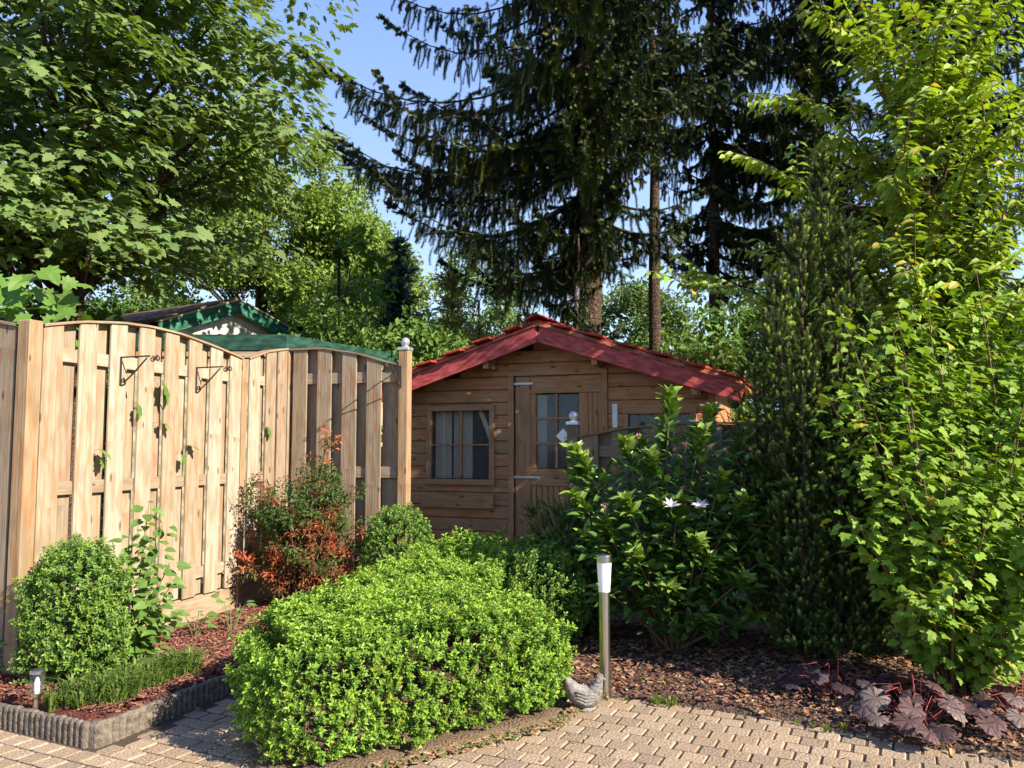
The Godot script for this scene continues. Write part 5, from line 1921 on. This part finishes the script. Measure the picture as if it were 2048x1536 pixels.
# ------------------------------------------------------------------ coral bells
func coral_bells() -> void:
	rng.seed = 151
	var meshes := []
	for v in 4:
		var mb := MB.new()
		var n := 42
		var pts := []
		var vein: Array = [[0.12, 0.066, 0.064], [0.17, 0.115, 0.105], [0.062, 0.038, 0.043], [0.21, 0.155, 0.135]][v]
		for ring in 4:
			var row := []
			for i in n + 1:
				var t := float(i) / n
				var ang := lerpf(-PI * 0.93, PI * 0.93, t)
				var lobe := absf(sin(t * PI * 6.5))
				var R: float = [0.0, 0.36, 0.72, 1.0][ring]
				var r := 0.5 * R * (1.0 - 0.10 * absf(ang) / PI) * (1.0 - (0.20 * (1.0 - lobe) if ring == 3 else 0.0))
				var ruff := 0.018 * sin(t * PI * 13.0 + v) * R * R - 0.09 * R * R + 0.035 * sin(t * 9.0 + v * 2.0) * R * R
				row.append([Vector3(r * sin(ang), 0.38 + r * cos(ang), ruff), lobe])
			pts.append(row)
		for ring in 3:
			for i in n:
				var lb: float = pts[ring + 1][i][1]
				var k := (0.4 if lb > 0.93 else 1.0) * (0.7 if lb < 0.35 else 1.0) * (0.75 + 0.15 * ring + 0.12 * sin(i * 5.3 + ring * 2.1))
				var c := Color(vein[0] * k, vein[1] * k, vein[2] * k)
				var a: Vector3 = pts[ring][i][0]
				var b: Vector3 = pts[ring][i + 1][0]
				var d: Vector3 = pts[ring + 1][i + 1][0]
				var e: Vector3 = pts[ring + 1][i][0]
				mb.tri(a, e, d, c)
				if ring > 0:
					mb.tri(a, d, b, c)
		meshes.append(mb.mesh(true))
	var plants := [[Vector3(2.08, 0.03, -4.33), 0.32, 30, "large coral bells with purple and silver leaves spilling on the pavers"], [Vector3(2.62, 0.03, -4.35), 0.22, 12, "coral bells with grey leaves and red stalks by the shrub foot"], [Vector3(1.82, 0.03, -4.75), 0.26, 14, "shaded dark purple coral bells under the yew"]]
	for pl in plants:
		var o := thing("coral_bells", pl[3], "plant", pl[0], 0.0, "coral bells along the shade bed")
		var st := MB.new()
		for i in int(pl[2]):
			var a := i * 2.4 + rf(-0.3, 0.3)
			var r: float = pl[1] * sqrt((i + 0.6) / pl[2])
			var p := Vector3(cos(a) * r, 0.05 + 0.17 * (1.0 - r / pl[1]) + rf(0.0, 0.05), sin(a) * r)
			st.tube([Vector3(cos(a) * 0.02, -0.01, sin(a) * 0.02), p * Vector3(0.6, 1.1, 0.6), p], [0.003, 0.0025, 0.002], 4, Color.WHITE, false)
			var d := Vector3(cos(a), rf(-0.75, -0.2), sin(a))
			var s := rf(0.10, 0.165)
			var b := leaf_basis(d, Vector3(0.15, 1.0, 0.35) + rdir() * 0.3).scaled(Vector3.ONE * s)
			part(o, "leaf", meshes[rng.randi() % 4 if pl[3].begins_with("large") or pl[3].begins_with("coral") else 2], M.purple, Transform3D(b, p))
		part(o, "stalks", st.mesh(), M.red_stalk)


# ------------------------------------------------------------------ lamps, hen, litter
func garden_objects() -> void:
	rng.seed = 161
	var o := thing("bollard_lamp", "slim steel bollard lamp with frosted glass head by the patio", "lamp", Vector3(0.54, 0, -4.87))
	var mb := MB.new()
	mb.lathe(Transform3D.IDENTITY, [Vector2(0.0, 0.0), Vector2(0.036, 0.0), Vector2(0.036, 0.012), Vector2(0.031, 0.014), Vector2(0.031, 0.60), Vector2(0.0, 0.60)], 28)
	part(o, "pole", mb.mesh(), M.steel)
	mb = MB.new()
	mb.lathe(Transform3D.IDENTITY, [Vector2(0.0, 0.602), Vector2(0.033, 0.602), Vector2(0.043, 0.77), Vector2(0.0, 0.77)], 28)
	part(o, "glass_shade", mb.mesh(), M.frosted)
	mb = MB.new()
	mb.lathe(Transform3D.IDENTITY, [Vector2(0.0, 0.771), Vector2(0.0445, 0.771), Vector2(0.0445, 0.808), Vector2(0.040, 0.814), Vector2(0.0, 0.816)], 28)
	part(o, "top_cap", mb.mesh(), M.steel)
	# small solar light at the bed corner
	o = thing("solar_light", "small solar light with clear cylinder at the bed corner", "lamp", Vector3(-2.43, 0.09, -4.30))
	mb = MB.new()
	mb.lathe(Transform3D.IDENTITY, [Vector2(0.0, -0.05), Vector2(0.012, -0.05), Vector2(0.012, 0.07), Vector2(0.026, 0.085), Vector2(0.034, 0.10), Vector2(0.034, 0.105), Vector2(0, 0.105)], 18)
	part(o, "stake", mb.mesh(), M.steel)
	mb = MB.new()
	mb.lathe(Transform3D.IDENTITY, [Vector2(0.034, 0.106), Vector2(0.036, 0.20)], 22)
	part(o, "glass_cylinder", mb.mesh(), M.glass)
	mb = MB.new()
	mb.lathe(Transform3D.IDENTITY, [Vector2(0.0, 0.106), Vector2(0.012, 0.106), Vector2(0.014, 0.15), Vector2(0.006, 0.18), Vector2(0, 0.18)], 14)
	part(o, "lamp_core", mb.mesh(), M.frosted)
	mb = MB.new()
	mb.lathe(Transform3D.IDENTITY, [Vector2(0.0, 0.201), Vector2(0.038, 0.201), Vector2(0.038, 0.212), Vector2(0.03, 0.218), Vector2(0, 0.22)], 22)
	part(o, "top_cap", mb.mesh(), M.steel)
	# stone hen
	o = thing("stone_hen", "small grey stone hen ornament at the foot of the bollard lamp", "ornament", Vector3(0.40, 0.0, -4.63), deg_to_rad(12.0))
	var spine := [[-0.112, 0.182, 0.006, 0.006], [-0.104, 0.172, 0.022, 0.012], [-0.088, 0.145, 0.036, 0.022], [-0.066, 0.112, 0.048, 0.040], [-0.036, 0.086, 0.06, 0.054], [-0.002, 0.074, 0.066, 0.062], [0.032, 0.078, 0.064, 0.058], [0.056, 0.096, 0.052, 0.046], [0.070, 0.122, 0.036, 0.033], [0.078, 0.142, 0.027, 0.025], [0.086, 0.158, 0.024, 0.022], [0.098, 0.166, 0.018, 0.017], [0.108, 0.168, 0.008, 0.009]]
	mb = MB.new()
	var rings := []
	for i in spine.size():
		var s: Array = spine[i]
		var pv: Array = spine[maxi(i - 1, 0)]
		var nx: Array = spine[mini(i + 1, spine.size() - 1)]
		var t := Vector3(nx[0] - pv[0], nx[1] - pv[1], 0).normalized()
		var up := Vector3(-t.y, t.x, 0)
		var ring := []
		for k in 17:
			var a := TAU * k / 16.0
			var rim: float = 1.0 + 0.05 * sin(a * 7.0 + i * 1.7)
			ring.append(Vector3(s[0], s[1], 0) + (up * cos(a) * s[2] + Vector3.BACK * sin(a) * s[3]) * rim)
		rings.append(ring)
	for i in rings.size() - 1:
		for k in 16:
			var cen := Vector3((spine[i][0] + spine[i + 1][0]) * 0.5, (spine[i][1] + spine[i + 1][1]) * 0.5, 0)
			var q := [rings[i][k], rings[i][k + 1], rings[i + 1][k + 1], rings[i + 1][k]]
			var nn := []
			for p in q:
				nn.append((p - cen).normalized())
			var u := [Vector2.ZERO, Vector2.ZERO, Vector2.ZERO]
			mb.stri([q[0], q[1], q[2]], [nn[0], nn[1], nn[2]], u)
			mb.stri([q[0], q[2], q[3]], [nn[0], nn[2], nn[3]], u)
	part(o, "body", mb.mesh(), M.stone)
	mb = MB.new()
	mb.lathe(Transform3D.IDENTITY, [Vector2(0.0, 0.0), Vector2(0.045, 0.0), Vector2(0.05, 0.012), Vector2(0.04, 0.025), Vector2(0.0, 0.03)], 16)
	part(o, "foot", mb.mesh(), M.stone)
	mb = MB.new()
	mb.tube([Vector3(0.106, 0.166, 0), Vector3(0.128, 0.158, 0)], [0.009, 0.001], 6)
	part(o, "beak", mb.mesh(), M.stone)
	for k in 3:
		mb = MB.new()
		mb.lathe(Transform3D.IDENTITY, [Vector2(0.009, 0.0), Vector2(0.009, 0.008), Vector2(0.005, 0.016), Vector2(0.0, 0.018)], 8)
		part(o, "comb", mb.mesh(), M.stone, Transform3D(Basis.from_scale(Vector3(1, 1, 0.55)), Vector3(0.078 + k * 0.011, 0.178 - absf(k - 1.0) * 0.004, 0)))
	for s in [-1.0, 1.0]:
		mb = MB.new()
		for i in 4:
			mb.tube([Vector3(0.035, 0.10 - i * 0.014, s * 0.058), Vector3(-0.01, 0.105 - i * 0.018, s * 0.066), Vector3(-0.06, 0.118 - i * 0.016, s * 0.048)], [0.008, 0.012, 0.005], 6)
		part(o, "wing", mb.mesh(), M.stone)


func litter() -> void:
	rng.seed = 171
	var chip := MB.new()
	chip.box(Transform3D.IDENTITY, Vector3(0.03, 0.005, 0.011), 0.001, 0)
	var m := chip.mesh(true)
	var curl := MB.new()
	curl.leaf(Transform3D(Basis(Vector3.RIGHT, -PI * 0.5), Vector3.ZERO), "ovate", 0.05, 0.024, Color.WHITE, 0.4, 0.3)
	var lm := curl.mesh(true)
	var bit := MB.new()
	bit.leaf(Transform3D(Basis(Vector3.RIGHT, -PI * 0.5), Vector3(0, -0.008, 0)), "ovate", 0.02, 0.009, Color.WHITE, 0.4, 0.3)
	var lm_small := bit.mesh(true)
	var spread := func(called: String, label: String, poly: Array, box: Rect2, n: int, level: float, mesh: Mesh, cols: Array, flat: float) -> void:
		var X := []
		var C := PackedColorArray()
		while X.size() < n:
			var q := Vector2(rf(box.position.x, box.end.x), rf(box.position.y, box.end.y))
			var d := edge_distance(poly, q)
			if d < 0.015:
				continue
			var b := Basis(Vector3.UP, rf(0, TAU)) * Basis(Vector3.RIGHT, rf(-flat, flat)) * Basis(Vector3.BACK, rf(-flat, flat))
			X.append(Transform3D(b.scaled(Vector3.ONE * rf(0.5, 1.3)), Vector3(q.x, level * smoothstep(-0.03, 0.1, d) + 0.015 + rf(-0.008, 0.012), q.y)))
			var c: Color = cols[rng.randi() % cols.size()]
			C.append(vary(c, 0.3, 0.15))
		var o := copies(self, called, mesh, M.chips, X, C)
		tag(o, label, "litter", "", "stuff")
	spread.call("bark_chips", "red bark chips covering the sunny bed", LEFT_BED, Rect2(-3.4, -7.6, 2.5, 3.5), 13000, 0.10, m, [Color(0.22, 0.085, 0.06), Color(0.16, 0.06, 0.045), Color(0.28, 0.13, 0.09), Color(0.10, 0.045, 0.035)], 0.35)
	spread.call("dark_chips", "dark bark chips in the shaded bed", RIGHT_BED, Rect2(0.0, -6.8, 3.4, 3.2), 9000, 0.035, m, [Color(0.21, 0.10, 0.065), Color(0.15, 0.075, 0.05), Color(0.27, 0.15, 0.095), Color(0.12, 0.06, 0.04)], 0.35)
	spread.call("dry_leaves", "dry brown leaves along the edge of the shaded bed", RIGHT_BED, Rect2(0.3, -6.0, 2.9, 2.6), 900, 0.04, lm, [Color(0.30, 0.17, 0.08), Color(0.22, 0.11, 0.05), Color(0.38, 0.24, 0.12)], 0.5)
	spread.call("patio_crumbs", "stray leaf bits and crumbs scattered on the pavers", [Vector2(-2.6, -3.3), Vector2(-1.75, -4.3), Vector2(-1.4, -3.9), Vector2(-0.9, -3.5), Vector2(0.3, -4.3), Vector2(0.6, -4.75), Vector2(1.3, -4.4), Vector2(2.6, -3.5), Vector2(2.4, -2.6), Vector2(-2.2, -2.6)], Rect2(-2.6, -4.8, 5.3, 2.3), 420, -0.006, lm_small, [Color(0.2, 0.12, 0.06), Color(0.3, 0.2, 0.1), Color(0.1, 0.08, 0.05), Color(0.14, 0.19, 0.05)], 0.25)
	spread.call("hedge_clippings", "scattered clippings on the soil at the hedge foot", [Vector2(-0.9, -3.65), Vector2(-0.55, -3.87), Vector2(0.2, -4.4), Vector2(0.36, -4.74), Vector2(0.44, -4.7), Vector2(0.26, -4.32), Vector2(-0.5, -3.78), Vector2(-0.85, -3.6)], Rect2(-1, -4.8, 1.5, 1.3), 700, 0.012, m, [Color(0.3, 0.2, 0.11), Color(0.2, 0.12, 0.07), Color(0.12, 0.15, 0.04)], 0.3)
